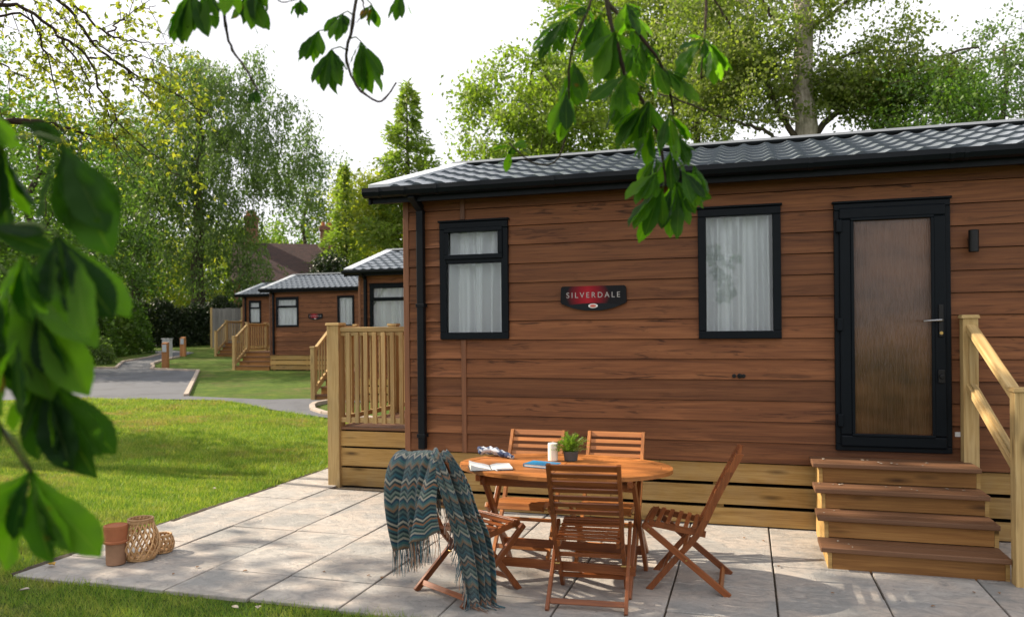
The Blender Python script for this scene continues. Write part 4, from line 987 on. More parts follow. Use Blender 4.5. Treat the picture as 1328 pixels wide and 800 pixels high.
for wx in (-4.0, -2.2, -.4, 1.4):
    for z0 in (.9, 2.5):
        m = MB(); frame_mb(m, wx-.5, wx+.5, z0, z0+1.15, .09, -.05, .08); m.box(wx-.04, wx+.04, -.045, .05, z0+.09, z0+1.06); w = m.build('window', M['white'], hs)
        m = MB(); m.box(wx-.42, wx+.42, -.02, -.01, z0+.08, z0+1.07); m.build('pane', plain('pane_dark', (.03, .035, .04), .1) if 'pane_dark' not in bpy.data.materials else bpy.data.materials['pane_dark'], w)
# ------------------------------------------------------------------ vegetation
def leaves_np(P, D, L, Wd, rng, droop=0.0, nrm=None):
    """P base points, D unit directions: folded diamond leaves (two faces each)"""
    n = len(P); up = rng.normal(size=(n, 3)) if nrm is None else nrm+rng.normal(size=(n, 3))*.35
    S_ = np.cross(D, up); S_ /= np.linalg.norm(S_, axis=1, keepdims=True)+1e-9; Nn = np.cross(S_, D)
    L = L[:, None]; Wd = Wd[:, None]; mid = P+D*L*.45; tip = P+D*L; tip[:, 2] -= droop*L[:, 0]
    V = np.stack([P, mid+S_*Wd*.5+Nn*Wd*.18, tip, mid-S_*Wd*.5+Nn*Wd*.18], 1).reshape(-1, 3)
    b = np.arange(n)*4; F = np.concatenate([np.stack([b, b+1, b+2], 1), np.stack([b, b+2, b+3], 1)])
    return V, F
def unit(v): return v/(np.linalg.norm(v, axis=-1, keepdims=True)+1e-9)

def grow(rng, trunk, clusters, up_pen=1.4, step=.7, jitter=.12, rtip=.012, rpow=.42, rbase=None):
    """branch skeleton: every cluster centre is joined to the nearest suitable node below it; returns chains with radii"""
    pos = [np.array(p, float) for p in trunk]; par = [-1]+list(range(len(trunk)-1))
    order = np.argsort([np.min(np.linalg.norm(np.array(trunk)-c, axis=1)) for c in clusters])
    arr = np.array(pos); ends = {}
    lo = min(1, len(trunk)-1)
    for ci in order:
        c = np.array(clusters[ci]); d = np.linalg.norm(arr-c, axis=1)+np.maximum(0, arr[:, 2]-c[2]+.15*np.linalg.norm(arr[:, :2]-c[:2], axis=1))*up_pen
        d[:lo] += 100
        k = int(np.argmin(d)); a = arr[k]; dist = np.linalg.norm(c-a); m = max(1, int(dist/step)); prev = k; new = []
        bow = rng.normal(size=3)*dist*.07; bow[2] = abs(bow[2])*.6+dist*.05
        for i in range(1, m+1):
            t = i/m; p = a+(c-a)*t+bow*math.sin(PI*t)+(rng.normal(size=3)*jitter if i < m else 0)
            pos.append(p); par.append(prev); prev = len(pos)-1; new.append(p)
        arr = np.vstack([arr, np.array(new)]); ends[ci] = prev
    n = len(pos); cnt = np.zeros(n); ch = [[] for _ in range(n)]
    for i in range(n):
        if par[i] >= 0: ch[par[i]].append(i)
    for i in range(n-1, -1, -1):
        if not ch[i]: cnt[i] = 1
    # children always have larger index than parents
    for i in range(n-1, 0, -1): cnt[par[i]] += cnt[i]
    rad = rtip*np.power(np.maximum(cnt, 1), rpow)
    if rbase:
        nt_ = len(trunk); rad = np.minimum(rad, rbase*.5)
        rad[:nt_] = np.maximum(rad[:nt_], rbase*(1-.72*np.arange(nt_)/nt_)); rad[0] *= 1.25
    chains = []; stack = [(0, None)]
    while stack:
        s, p0 = stack.pop(); c = [p0, s] if p0 is not None else [s]; i = s
        while ch[i]:
            q = sorted(ch[i], key=lambda j: -cnt[j])
            for j in q[1:]: stack.append((j, i))
            i = q[0]; c.append(i)
        chains.append(c)
    return np.array(pos), rad, chains
def wood_mesh(name, pos, rad, chains, m, parent, maxr=1e9, minlen=2):
    mb = MB()
    for c in chains:
        if len(c) < 2: continue
        r = [float(rad[i]) for i in c]
        if len(c) > 1 and c[0] != 0: r[0] = min(r[0], r[1]*1.15)
        n = 10 if max(r) > .12 else (6 if max(r) > .04 else 4)
        mb.tube([pos[i] for i in c], r, n, cap=False)
    return mb.build(name, m, parent, smooth=True)

def crown_points(rng, n, c, rad, shell=.45, zmin=None, holes=5, hole_r=.28, squash=None):
    """points in an uneven ellipsoid with a few hollows"""
    c, rad = np.array(c, float), np.array(rad, float); H_ = unit(rng.normal(size=(holes, 3)))*rng.uniform(.5, 1.0, (holes, 1)); lob = unit(rng.normal(size=(7, 3))); la = rng.uniform(-.22, .25, 7); out = []
    while len(out) < n:
        d = unit(rng.normal(size=3)); s = 1+sum(a*max(0, float(d@l))**3 for a, l in zip(la, lob)); r = (shell+(1-shell)*rng.random()**.7)
        q = d*r
        if np.any(np.linalg.norm(H_-q, axis=1) < hole_r): continue
        p = c+q*s*rad
        if zmin is not None and p[2] < zmin: continue
        out.append(p)
    return np.array(out)

def tree(name, label, base, trunk_pts, clusters, leaf, bark, per=60, sig=.6, L=.16, aspect=.55, hang=0.0, seed=1, rbase=.3, rtip=.012, group='trees round the site', step=.7, flat=.6, dirup=0.0, cat='tree', min_ground=None, up_pen=1.4):
    rng = np.random.default_rng(seed); base = Vector(base); t = empty(name, base); tag(t, label, cat, group)
    b0 = np.array(base); pos, rad, chains = grow(rng, np.array(trunk_pts)-b0, clusters-b0, rtip=rtip, rbase=rbase, step=step, up_pen=up_pen)
    wood_mesh('trunk', pos, rad, chains, M[bark], t)
    cl = clusters-b0; n = len(cl)
    cnt = np.maximum(3, (per*rng.uniform(.45, 1.5, n)).astype(int)); idx = np.repeat(np.arange(n), cnt); m = len(idx)
    off = rng.normal(size=(m, 3))*sig*np.array([1, 1, flat])*rng.uniform(.6, 1.25, n)[idx][:, None]
    if hang:
        # pendulous strands below each cluster
        ns = 7; strand = rng.integers(0, ns, m); sx = rng.normal(size=(n, ns, 3))*sig*np.array([1, 1, .4]); tt = rng.random(m)**.8
        off = sx[idx, strand]*(.5+.5*np.sqrt(tt))[:, None]+rng.normal(size=(m, 3))*.09; off[:, 2] -= hang*tt*rng.uniform(.6, 1.2, (n, ns))[idx, strand]
    P = cl[idx]+off
    D = unit(rng.normal(size=(m, 3))+unit(off)*.7+np.array([0, 0, dirup-.35-(1.2 if hang else 0)]))
    LL = L*rng.uniform(.65, 1.3, m); V, F = leaves_np(P, D, LL, LL*aspect, rng)
    rv = np.clip(.55*rng.random(n)[idx]+.45*rng.random(m), 0, 1)
    tri_mesh('crown', V, F, np.repeat(rv, 4), M[leaf], t)
    return t
def vpt(px, py, d):
    p = at(px, py, d); return np.array(p[:])
def px_path(pts, d0, d1):
    n = len(pts)-1; return [at(x, y, d0+(d1-d0)*i/n) for i, (x, y) in enumerate(pts)]
def gpt(px, d):
    p = at(px, 430, d); return Vector((p.x, p.y, terr(p.x, p.y)))
def img_ellipse(px, py, d, rx, ry, depth_r):
    s = F_PX/d; return vpt(px, py, d), np.array([rx/s, depth_r, ry/s])
def trunkline(base, top, n=8, wob=.15, seed=0):
    r = np.random.default_rng(seed); b, t = np.array(base[:]), np.array(top[:]); return [b+(t-b)*i/n+np.array([*(r.normal(size=2)*wob), 0])*(0 if i in (0,) else 1) for i in range(n+1)]
rng = np.random.default_rng(11)

# big weeping tree left of centre: trunk seen under its crown
B = gpt(252, 48); tl = trunkline(B-Vector((0, 0, .3)), at(262, 120, 48), 10, .18, 1)
c1, r1 = img_ellipse(278, 225, 48, 155, 165, 6.0); c2, r2 = img_ellipse(262, 140, 48, 112, 82, 4)
cl = np.vstack([crown_points(rng, 330, c1, r1, .35, holes=9, hole_r=.24), crown_points(rng, 90, c2, r2, .3)])
def pix(p): q = Vector(p)-Vector((0, 0, H)); z = q.dot(FWD); return 664+F_PX*q.dot(RGT)/z, 428.4-F_PX*q.dot(UPV)/z
cl = np.array([p for p in cl if not (pix(p)[0] > 345 and pix(p)[1] > 250)])      # the crown stays open above the brick house
tree('weeping_tree', 'tall broad tree with fine drooping foliage and thick dark trunk left of the cabins', B, tl, cl, 'leaf_grey', 'bark_dark', per=135, sig=.48, L=.23, aspect=.38, hang=1.5, seed=2, rbase=.46, rtip=.010, step=1.0)
B = gpt(175, 50); tl = trunkline(B-Vector((0, 0, .3)), at(182, 190, 50), 8, .15, 3); c1, r1 = img_ellipse(165, 260, 51, 85, 120, 4)
tree('ivy_clad_tree', 'dark tree with thick ivy clad trunk left of the weeping tree', B, tl, np.vstack([crown_points(rng, 190, c1, r1, .3), np.array([np.array(p)+rng.normal(size=3)*np.array([.35, .35, .5]) for p in tl for _ in range(4)])]), 'leaf_dark', 'bark_dark', per=85, sig=.6, L=.24, seed=3, rbase=.5)
# left edge trees
for k, (px, py, d, rx, ry, dr, lf, lab, n, sd) in enumerate([
    (40, 285, 27, 75, 175, 2.6, 'leaf_mid', 'leafy green tree at the far left edge behind the blurred leaves', 210, 21),
    (115, 300, 40, 60, 130, 3.5, 'leaf_dark', 'dark green tree between the left edge tree and the ivy clad tree', 170, 22),
    (-50, 240, 34, 90, 220, 4, 'leaf_mid', 'tall green tree mostly outside the left edge of the picture', 170, 23)]):
    B = gpt(px+8, d); c1, r1 = img_ellipse(px, py, d, rx, ry, dr)
    tree('broadleaf_tree', lab, B, trunkline(B-Vector((0, 0, .2)), at(px, py-ry*.55, d), 8, .12, sd), crown_points(rng, n, c1, r1, .4, zmin=B.z+.5), lf, 'bark_dark', per=80, sig=.45, L=.17 if d < 35 else .22, seed=sd, rbase=.22)
# sunlit mass seen under the crowns
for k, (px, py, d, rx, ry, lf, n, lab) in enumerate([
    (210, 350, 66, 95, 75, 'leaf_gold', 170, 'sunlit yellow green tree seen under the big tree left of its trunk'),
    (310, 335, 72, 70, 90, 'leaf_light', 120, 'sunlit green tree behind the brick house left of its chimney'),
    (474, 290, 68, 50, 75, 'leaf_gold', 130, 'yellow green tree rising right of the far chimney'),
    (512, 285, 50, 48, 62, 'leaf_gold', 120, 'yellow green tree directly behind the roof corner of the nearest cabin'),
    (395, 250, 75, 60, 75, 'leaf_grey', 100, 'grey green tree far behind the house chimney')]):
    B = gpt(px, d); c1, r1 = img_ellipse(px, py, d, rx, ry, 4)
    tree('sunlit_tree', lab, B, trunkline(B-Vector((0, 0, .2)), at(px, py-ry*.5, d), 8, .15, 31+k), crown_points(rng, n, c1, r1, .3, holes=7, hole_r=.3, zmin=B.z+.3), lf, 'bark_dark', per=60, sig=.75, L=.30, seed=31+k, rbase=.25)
# house shrub
B = gpt(425, 55); c1, r1 = img_ellipse(424, 352, 55, 22, 26, 1.2)
tree('climbing_shrub', 'dark shrub growing against the right end of the brick house', B, trunkline(B, at(424, 360, 55), 5, .05, 5), crown_points(rng, 50, c1, r1, .3), 'leaf_hedge', 'bark_dark', per=60, sig=.35, L=.2, seed=41, rbase=.1, cat='shrub')

# conifer
def conifer(label, px, d, ytop, ybot, halfw, seed):
    rg = np.random.default_rng(seed); B = gpt(px, d); s = F_PX/d; zt = at(px, ytop, d).z; zb = at(px, ybot, d).z; t = empty('conifer', B); tag(t, label, 'tree', 'trees round the site')
    m = MB(); m.tube([(0, 0, -.2), (0.1, 0, (zt-B.z)*.5), (0, 0, zt-B.z-.3)], [.3, .18, .04], 8)
    Ps, Ds, rv, br = [], [], [], MB()
    nb = 95
    for k in range(nb):
        f = (k+.5)/nb; z = zb+(zt-zb)*f-B.z; R = halfw/s*min(1, (1-f)*1.25+.10)*rg.uniform(.45, 1.08)*(1 if rg.random() > .1 else .55); a = k*2.4+rg.normal()*.4
        dirv = np.array([math.cos(a), math.sin(a), 0]); e = dirv*R+np.array([0, 0, z+R*.12]); st_ = np.array([0, 0, z+R*.22])
        m.tube([st_, (st_+e)/2+np.array([0, 0, -.08*R]), e], [.035, .022, .01], 4, cap=False)
        nn = int(24+60*R)
        for q in range(nn):
            u = .25+.78*rg.random()**.6; p = st_*(1-u)+e*u; lat = np.array([-dirv[1], dirv[0], 0])*rg.normal()*.26*R*(.35+u*.65); p = p+lat+np.array([0, 0, rg.normal()*.16]); Ps.append(p); Ds.append(dirv*.7+lat*1.2+rg.normal(size=3)*.45+np.array([0, 0, -.15])); rv.append(.5*((k*37 % 100)/100)+.5*rg.random())
    m.build('trunk', M['bark_dark'], t, smooth=True)
    P = np.array(Ps); D = unit(np.array(Ds)); L = .34*rg.uniform(.6, 1.3, len(P)); V, F = leaves_np(P, D, L, L*.34, rg); tri_mesh('crown', V, F, np.repeat(np.array(rv), 4), M['leaf_conifer'], t)
conifer('tall conifer with open tapering crown behind the left end of the cabin roof', 530, 47, 112, 330, 62, 51)
conifer('slim conifer standing left of the tall one above the far cabins', 448, 60, 215, 360, 30, 52)

# trees behind the cabin
for k, (px, py, d, rx, ry, lf, n, lab, per, L) in enumerate([
    (690, 175, 34, 105, 120, 'leaf_light', 300, 'bright green tree behind the left half of the cabin roof', 85, .20),
    (805, 70, 40, 115, 165, 'leaf_light', 340, 'tall bright green tree above the middle of the cabin roof', 80, .22),
    (900, 60, 36, 100, 180, 'leaf_poplar', 300, 'green tree beside the pale trunk, above the right window', 75, .19),
    (1215, 150, 27, 90, 70, 'leaf_mid', 170, 'airy green tree at the right end above the door', 55, .15),
    (1300, 120, 31, 60, 100, 'leaf_grey', 120, 'thin greyish tree at the right edge of the picture', 55, .16)]):
    B = gpt(px, d); c1, r1 = img_ellipse(px, py, d, rx, ry, 3.2)
    tree('broadleaf_tree', lab, B, trunkline(B-Vector((0, 0, .2)), at(px, py-ry*.6, d), 9, .16, 61+k), crown_points(rng, n, c1, r1, .3, holes=8, hole_r=.26), lf, 'bark_dark', per=per, sig=.40, L=L, seed=61+k, rbase=.2)
# pale trunked poplar with long limbs
B = gpt(1040, 29); tl = trunkline(B-Vector((0, 0, .2)), at(1046, -150, 29), 14, .10, 9)
lim = []
c1, r1 = img_ellipse(1020, 30, 29, 175, 130, 3.2); cA = crown_points(rng, 230, c1, r1, .25, holes=7, hole_r=.26)
c2, r2 = img_ellipse(960, 110, 29, 95, 60, 2.0); cB = crown_points(rng, 80, c2, r2, .2)
c3, r3 = img_ellipse(1140, 120, 29, 110, 45, 2.0); cC = crown_points(rng, 130, c3, r3, .2)
tree('poplar', 'big tree with pale mottled trunk and long limbs behind the cabin roof', B, tl, np.array([p for p in np.vstack([cA, cB, cC]) if not (abs(pix(p)[0]-1043) < 16 and pix(p)[1] > 40 and (Vector(p)-Vector((0, 0, H))).dot(FWD) < 29.3)]), 'leaf_poplar', 'bark_pale', per=105, sig=.36, L=.15, aspect=.7, seed=71, rbase=.62, rtip=.010)

po = bpy.data.objects['poplar']; pl = po.location; m = MB(); rl_ = random.Random(8)
for pp, r0 in (([(1046, 185), (1090, 142), (1150, 108), (1218, 74), (1270, 60)], .13), ([(1034, 180), (1008, 140), (985, 90), (952, 40), (922, -8)], .12), ([(1042, 108), (1085, 76), (1135, 66), (1180, 70)], .06), ([(1030, 190), (985, 168), (930, 150), (850, 118)], .09), ([(1036, 60), (1000, 20), (975, -30)], .08), ([(1150, 108), (1190, 112), (1240, 100)], .05), ([(985, 90), (940, 84), (900, 60)], .05), ([(1048, 40), (1100, 0), (1130, -40)], .08)):
    q = smooth_path(px_path(pp, 29.0, 28.6), 22); m.tube([p-pl+Vector((rl_.gauss(0, .03), rl_.gauss(0, .03), rl_.gauss(0, .03))) for p in q], [r0*(1-.72*i/22) for i in range(23)], 8)
m.build('limb', M['bark_dark'], po, smooth=True)

# hedge and shrubs
def bushmass(name, label, cat, pts, h, w, leaf, n, L, seed, kind=None, group=None):
    """leafy mass along a ground line: woody stems plus leaves through its volume"""
    rg = np.random.default_rng(seed); b0 = Vector((*pts[0], terr(*pts[0]))); t = empty(name, b0); tag(t, label, cat, group)
    pts = [np.array(p) for p in pts]; seg = [np.linalg.norm(b-a) for a, b in zip(pts[:-1], pts[1:])]; T = sum(seg)
    u = rg.random(n)*T; cum = np.concatenate([[0], np.cumsum(seg)]); k = np.clip(np.searchsorted(cum, u)-1, 0, len(seg)-1); f = ((u-cum[k])/np.array(seg)[k])[:, None]
    A = np.array(pts)[k]; Bp = np.array(pts)[k+1]; xy = A+(Bp-A)*f; d = unit(Bp-A); nr = np.stack([-d[:, 1], d[:, 0]], 1)
    hh = h*(.86+.10*np.sin(u*1.7+seed)+.08*np.sin(u*4.1)+.05*np.sin(u*9))
    v = rg.uniform(-1, 1, n); zf = rg.random(n)
    face = rg.random(n) < .6; v = np.where(face, np.sign(v)*(.8+.2*rg.random(n)), v); zf = np.where(~face & (rg.random(n) < .6), .85+.2*rg.random(n), zf)
    taper = np.sqrt(np.clip(1.05-zf**3, .05, 1)); bulge = 1+.18*np.sin(u*2.3+zf*5)+.12*np.sin(u*6+zf*9+1)
    xy = xy+nr*(v*w*taper*bulge)[:, None]; z = np.array([terr(*q) for q in xy])+zf*hh
    P = np.column_stack([xy, z])+rg.normal(size=(n, 3))*.10; D = unit(rg.normal(size=(n, 3))+np.column_stack([nr*v[:, None], .3+0*v])); LL = L*rg.uniform(.6, 1.3, n)
    V, F = leaves_np(P-np.array(b0), D, LL, LL*.6, rg); cell = np.sin(u*1.3)*.5+np.sin(u*3.1+zf*6)*.5
    tri_mesh('foliage', V, F, np.repeat(np.clip(.5+.25*cell+.4*(rg.random(n)-.5), 0, 1), 4), M[leaf], t)
    m = MB()
    for i in range(int(T/.5)+3):
        q = rg.random()*T; kk = int(np.clip(np.searchsorted(cum, q)-1, 0, len(seg)-1)); p = pts[kk]+(pts[kk+1]-pts[kk])*((q-cum[kk])/seg[kk]); g = terr(*p)
        for _ in range(3):
            o = rg.normal(size=2)*w*.4; m.tube([(p[0]-b0.x, p[1]-b0.y, g-b0.z), (p[0]-b0.x+o[0]*.5, p[1]-b0.y+o[1]*.5, g-b0.z+h*.45), (p[0]-b0.x+o[0], p[1]-b0.y+o[1], g-b0.z+h*.85)], [.035, .022, .01], 5, cap=False)
    m.build('stems', M['bark_dark'], t, smooth=True)
    return t
P2 = lambda px, d: tuple(at(px, 440, d)[:2])
bushmass('hedge', 'dense dark green hedge closing the lawn behind the bollards', 'hedge', [P2(165, 44), P2(230, 44.5), P2(300, 46), P2(360, 47)], 2.5, .9, 'leaf_hedge', 42000, .15, 81)
bushmass('shrub', 'loose green shrub at the bend of the lane left of the dark hedge', 'shrub', [P2(112, 36), P2(140, 37.5), P2(172, 39.5)], 2.7, 1.0, 'leaf_mid', 15000, .15, 82)
bushmass('shrub', 'low pale leaved shrub in front of the loose green shrub beside the tarmac', 'shrub', [P2(105, 31.5), P2(125, 32.5)], 1.0, .7, 'leaf_grey', 4000, .13, 83)
bushmass('hedge', 'long green hedge beyond the tarmac at the left edge, behind the blurred leaves', 'hedge', [P2(-140, 30), P2(-40, 32), P2(40, 34), P2(110, 36)], 2.8, 1.0, 'leaf_hedge', 26000, .17, 84)
w_ = bushmass('woodland', 'far woodland closing the view behind the hedge and the house', 'woodland', [P2(-220, 72), P2(60, 78), P2(340, 84), P2(600, 82), P2(900, 72), P2(1250, 60), P2(1600, 55)], 9.5, 3.5, 'leaf_mid', 60000, .55, 85)
for o in [w_]+kids(w_): o['kind'] = 'stuff'

# shade tree beyond the left edge: its crown throws the shade over the patio
B = Vector((-12.6, 0, 0)); c1 = np.array([-12.3, .1, 7.2]); r1 = np.array([4.6, 4.2, 3.6])
sd_ = np.array(to_sun[:]); tq = np.array([-1.25, 4.98, .75]); cq = crown_points(rng, 460, c1, r1, .2, holes=3, hole_r=.2)
cq = np.vstack([cq, np.column_stack([rng.uniform(-14, -10, 34), rng.uniform(3.8, 4.75, 34), rng.uniform(9.4, 10.7, 34)])]); dq = cq-tq; cq = cq[np.linalg.norm(dq-np.outer(dq@sd_, sd_), axis=1) > 1.05]      # clusters added to shade the right front; crown carved open to sun the table
tree('chestnut_tree', 'spreading chestnut tree standing left of the patio, outside the picture', B, trunkline(B, B+Vector((.3, 0, 8)), 8, .1, 91), cq, 'leaf_mid', 'bark_dark', per=70, sig=.45, L=.30, aspect=.5, seed=91, rbase=.35)
B = Vector((-17.5, 8.4, 0)); c1 = np.array([-17.3, 8.3, 5.6]); r1 = np.array([2.0, 1.5, 2.6])
tree('birch_tree', 'slender tree beside the tarmac, outside the left edge of the picture', B, trunkline(B, B+Vector((.2, 0, 6.5)), 8, .1, 92), crown_points(rng, 90, c1, r1, .2, holes=5, hole_r=.25), 'leaf_mid', 'bark_pale', per=45, sig=.4, L=.2, seed=92, rbase=.16)

# ------------------------------------------------------------------ overhanging maple with golden backlit leaves
mt = empty('maple_tree', gpt(-330, 10.5)); tag(mt, 'maple leaning in from the upper left with dark arching branches and golden green leaves', 'tree', 'trees round the site')
mo = mt.location
limbs = [([(-90, 40), (0, 8), (38, 15), (75, 45), (112, 75), (140, 135), (165, 172), (205, 205), (232, 228)], .032), ([(-60, -60), (75, 0), (115, 50), (165, 90), (225, 120), (275, 152)], .036), ([(-40, 30), (30, 20), (60, 70), (75, 130), (78, 150)], .02),
    ([(60, -40), (92, 2), (140, 45), (180, 55), (215, 58)], .022), ([(-90, 170), (10, 158), (60, 160), (95, 170), (122, 175)], .06), ([(112, 75), (150, 80), (190, 110), (235, 118)], .014), ([(75, 45), (110, 95), (118, 140), (135, 175)], .014), ([(115, 50), (150, 70), (200, 78), (245, 100)], .014), ([(38, 15), (55, 60), (52, 95)], .012), ([(165, 90), (178, 115), (205, 140), (215, 165)], .012), ([(140, 45), (165, 20), (200, 8)], .012), ([(0, 8), (20, -10), (60, 10), (90, 30)], .014), ([(-20, 70), (20, 95), (45, 105)], .013), ([(60, 70), (85, 85), (100, 110)], .009), ([(140, 135), (145, 170), (150, 190)], .009)]
m = MB(); rg = np.random.default_rng(101); tips = []
TK = [Vector(mo)-Vector(mo), Vector((.2, 0, 1.6)), Vector((.1, .1, 3.4)), Vector((.3, .2, 5.2))]
m.tube(TK, [.26, .22, .19, .14], 12)
for k, (pp, r0) in enumerate(limbs):
    dA, dB = (9.6, 10.4) if k % 2 else (9.2, 9.9)
    q = smooth_path(px_path(pp, dA, dB), 26); q = [p-mo+Vector((rg.normal()*.012, rg.normal()*.012, rg.normal()*.012)) for p in q]
    if pp[0][0] < -30: q = smooth_path([TK[1+k % 3], (TK[1+k % 3]+q[0])*.5+Vector((0, 0, .3)), q[0]], 8)[:-1]+q
    N_ = len(q); m.tube(q, [max(.005, r0*(1-.85*i/N_)) for i in range(N_)], 6)
    for i in range(8, N_):
        tips.append(q[i])
        if rg.random() < .5:
            e = q[i]+Vector(rg.normal(size=3)*.22)+Vector((.1, 0, -.12)); m.tube([q[i], (q[i]+e)/2+Vector((0, 0, .03)), e], [.005, .004, .003], 4, cap=False); tips += [e, (q[i]+e)/2, e]
m.build('trunk', M['bark_twig'], mt, smooth=True)
T_ = np.array([t[:] for t in tips]); extra = np.array([np.array((at(x, y, 10)-mo)[:]) for x, y in [(200, 120), (170, 140), (215, 150), (130, 100), (190, 95), (100, 120), (85, 190), (150, 160), (222, 182), (240, 208), (260, 245), (205, 160), (230, 100), (255, 130), (150, 45), (110, 30), (60, 40), (215, 70)]])
T_ = np.vstack([T_, np.repeat(extra, 3, 0)]); nL = 1700; P = T_[rg.integers(0, len(T_), nL)]+rg.normal(size=(nL, 3))*.13; D = unit(rg.normal(size=(nL, 3))+np.array([.2, 0, -.6])); LL = .08*rg.uniform(.6, 1.25, nL)
V1, F1 = leaves_np(P, D, LL, LL*.5, rg); a_ = unit(D+np.cross(D, rg.normal(size=(nL, 3)))*.9); V2, F2 = leaves_np(P, a_, LL*.75, LL*.4, rg); a2 = unit(2*D*np.sum(D*a_, 1, keepdims=True)-a_); V3, F3 = leaves_np(P, a2, LL*.75, LL*.4, rg)
V = np.vstack([V1, V2, V3]); F = np.vstack([F1, F2+len(V1), F3+len(V1)+len(V2)]); rv = rg.random(nL); tri_mesh('crown', V, F, np.concatenate([np.repeat(rv, 4)]*3), M['leaf_gold'], mt)

# ------------------------------------------------------------------ chestnut branches close to the lens
def leaflet(hub, tip, width, nrm, rg, rv, V, F, UVs, R, curl=.18):
    hub, tip = Vector(hub), Vector(tip); ax = tip-hub; L = ax.length; ax.normalize(); side = ax.cross(nrm).normalized(); up = side.cross(ax)
    nl, nw = 26, 3; fold = rg.uniform(.1, .6); bend = rg.uniform(-.02, curl); rows = []; tw = rg.uniform(-.5, .5)
    for i in range(nl+1):
        t = i/nl; w = width*(max(0.0, math.sin(PI*min(1, t**1.7*.975+.012)))**.85)*(1.0 if t < .93 else .75); w = max(w, width*.03*(1 if t < .98 else .2))
        c = hub+ax*(L*t)+up*(-bend*L*math.sin(PI*t*.5)**2+.04*L*math.sin(PI*t)); s2 = (side*math.cos(tw*t)+up*math.sin(tw*t)); u2 = s2.cross(ax)*-1
        if u2.dot(up) < 0: u2 = -u2
        row = []
        for j in range(-nw, nw+1):
            f = j/nw; ser = (1+.035*(1 if i % 2 else -1)) if abs(j) == nw else 1
            rip = .035*width*math.sin(i*.9)*abs(f)
            row.append(c+s2*(w*.5*f*ser)+u2*(abs(f)*w*.5*fold+rip-.10*w*f*f))
        rows.append(row)
    b = len(V)
    for i, row in enumerate(rows):
        for j, p in enumerate(row): V.append(p); R.append(rv)
    m_ = 2*nw+1
    for i in range(nl):
        for j in range(m_-1):
            if rg.random() < .003: continue
            F.append((b+i*m_+j, b+i*m_+j+1, b+(i+1)*m_+j+1, b+(i+1)*m_+j)); UVs += [((j-nw)/nw, i/nl), ((j+1-nw)/nw, i/nl), ((j+1-nw)/nw, (i+1)/nl), ((j-nw)/nw, (i+1)/nl)]
def compound(parent, org, hub, tips, d, rg, wr=.42, dd=.25, stalk=None):
    """one chestnut leaf: leaflets from a hub to their tips (photo pixels at depth d)"""
    if wr < .4 and len(tips) > 2: tips = [q for a, b in zip(tips[:-1], tips[1:]) for q in (a, ((a[0]+b[0])/2*.9+hub[0]*.1+rg.uniform(-4, 4), (a[1]+b[1])/2*.9+hub[1]*.1+rg.uniform(-3, 6)))]+[tips[-1]]
    h = at(*hub, d); V, F, UVs, R = [], [], [], []; rv = rg.random(); s = F_PX/d
    for tx, ty in tips:
        L0 = math.hypot(tx-hub[0], ty-hub[1])/s; e = at(tx, ty, d+rg.uniform(-dd, dd)*L0*2); nr = Vector((rg.uniform(-.5, .5), rg.uniform(-1, .2), rg.uniform(.1, 1))).normalized()
        full = max((e-h).length, .09)
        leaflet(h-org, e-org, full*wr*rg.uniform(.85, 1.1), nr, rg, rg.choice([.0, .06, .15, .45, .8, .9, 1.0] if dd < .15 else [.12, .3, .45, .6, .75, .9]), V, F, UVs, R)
    me = bpy.data.meshes.new('leaf'); me.from_pydata([v[:] for v in V], [], F); uv = me.uv_layers.new(name='UVMap'); uv.data.foreach_set('uv', np.array(UVs, dtype=np.float32).ravel())
    a = me.attributes.new('rnd', 'FLOAT', 'POINT'); a.data.foreach_set('value', np.array(R, dtype=np.float32)); me.polygons.foreach_set('use_smooth', [True]*len(me.polygons)); me.materials.append(M['chestnut'])
    o = bpy.data.objects.new('leaf', me); COL.objects.link(o); o.parent = parent
    if stalk:
        m = MB(); p0 = at(*stalk, d)-org; p1 = h-org; m.tube([p0, (p0+p1)/2+Vector((0, 0, .01)), p1], [.0028, .0024, .002], 6); m.build('leaf_stalk', M['stalk'], o, smooth=True)
M['stalk'] = plain('leaf_stalk', (.09, .13, .03), .5)
def branch(label, org_px, d, twigs, leaves, seed, wr=.345, dd=.2):
    rg = random.Random(seed); org = at(*org_px, d); t = empty('chestnut_branch', org); tag(t, label, 'branch', 'chestnut branches hanging into the view')
    m = MB()
    for pp, r0 in twigs:
        q = smooth_path([at(x, y, d+.04*math.sin(i*1.7+seed)) for i, (x, y) in enumerate(pp)], 24); n = len(q); m.tube([p-org+Vector((rg.gauss(0, .001), rg.gauss(0, .001), 0)) for p in q], [r0*(1-.55*i/n)*(1.25 if i % 5 == 0 else 1) for i in range(n)], 7)
    m.build('twig', M['bark_twig'], t, smooth=True)
    for lf in leaves:
        hub, tips = lf[0], lf[1]; st_ = lf[2] if len(lf) > 2 else None
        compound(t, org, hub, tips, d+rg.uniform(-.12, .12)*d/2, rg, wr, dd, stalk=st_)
    return t
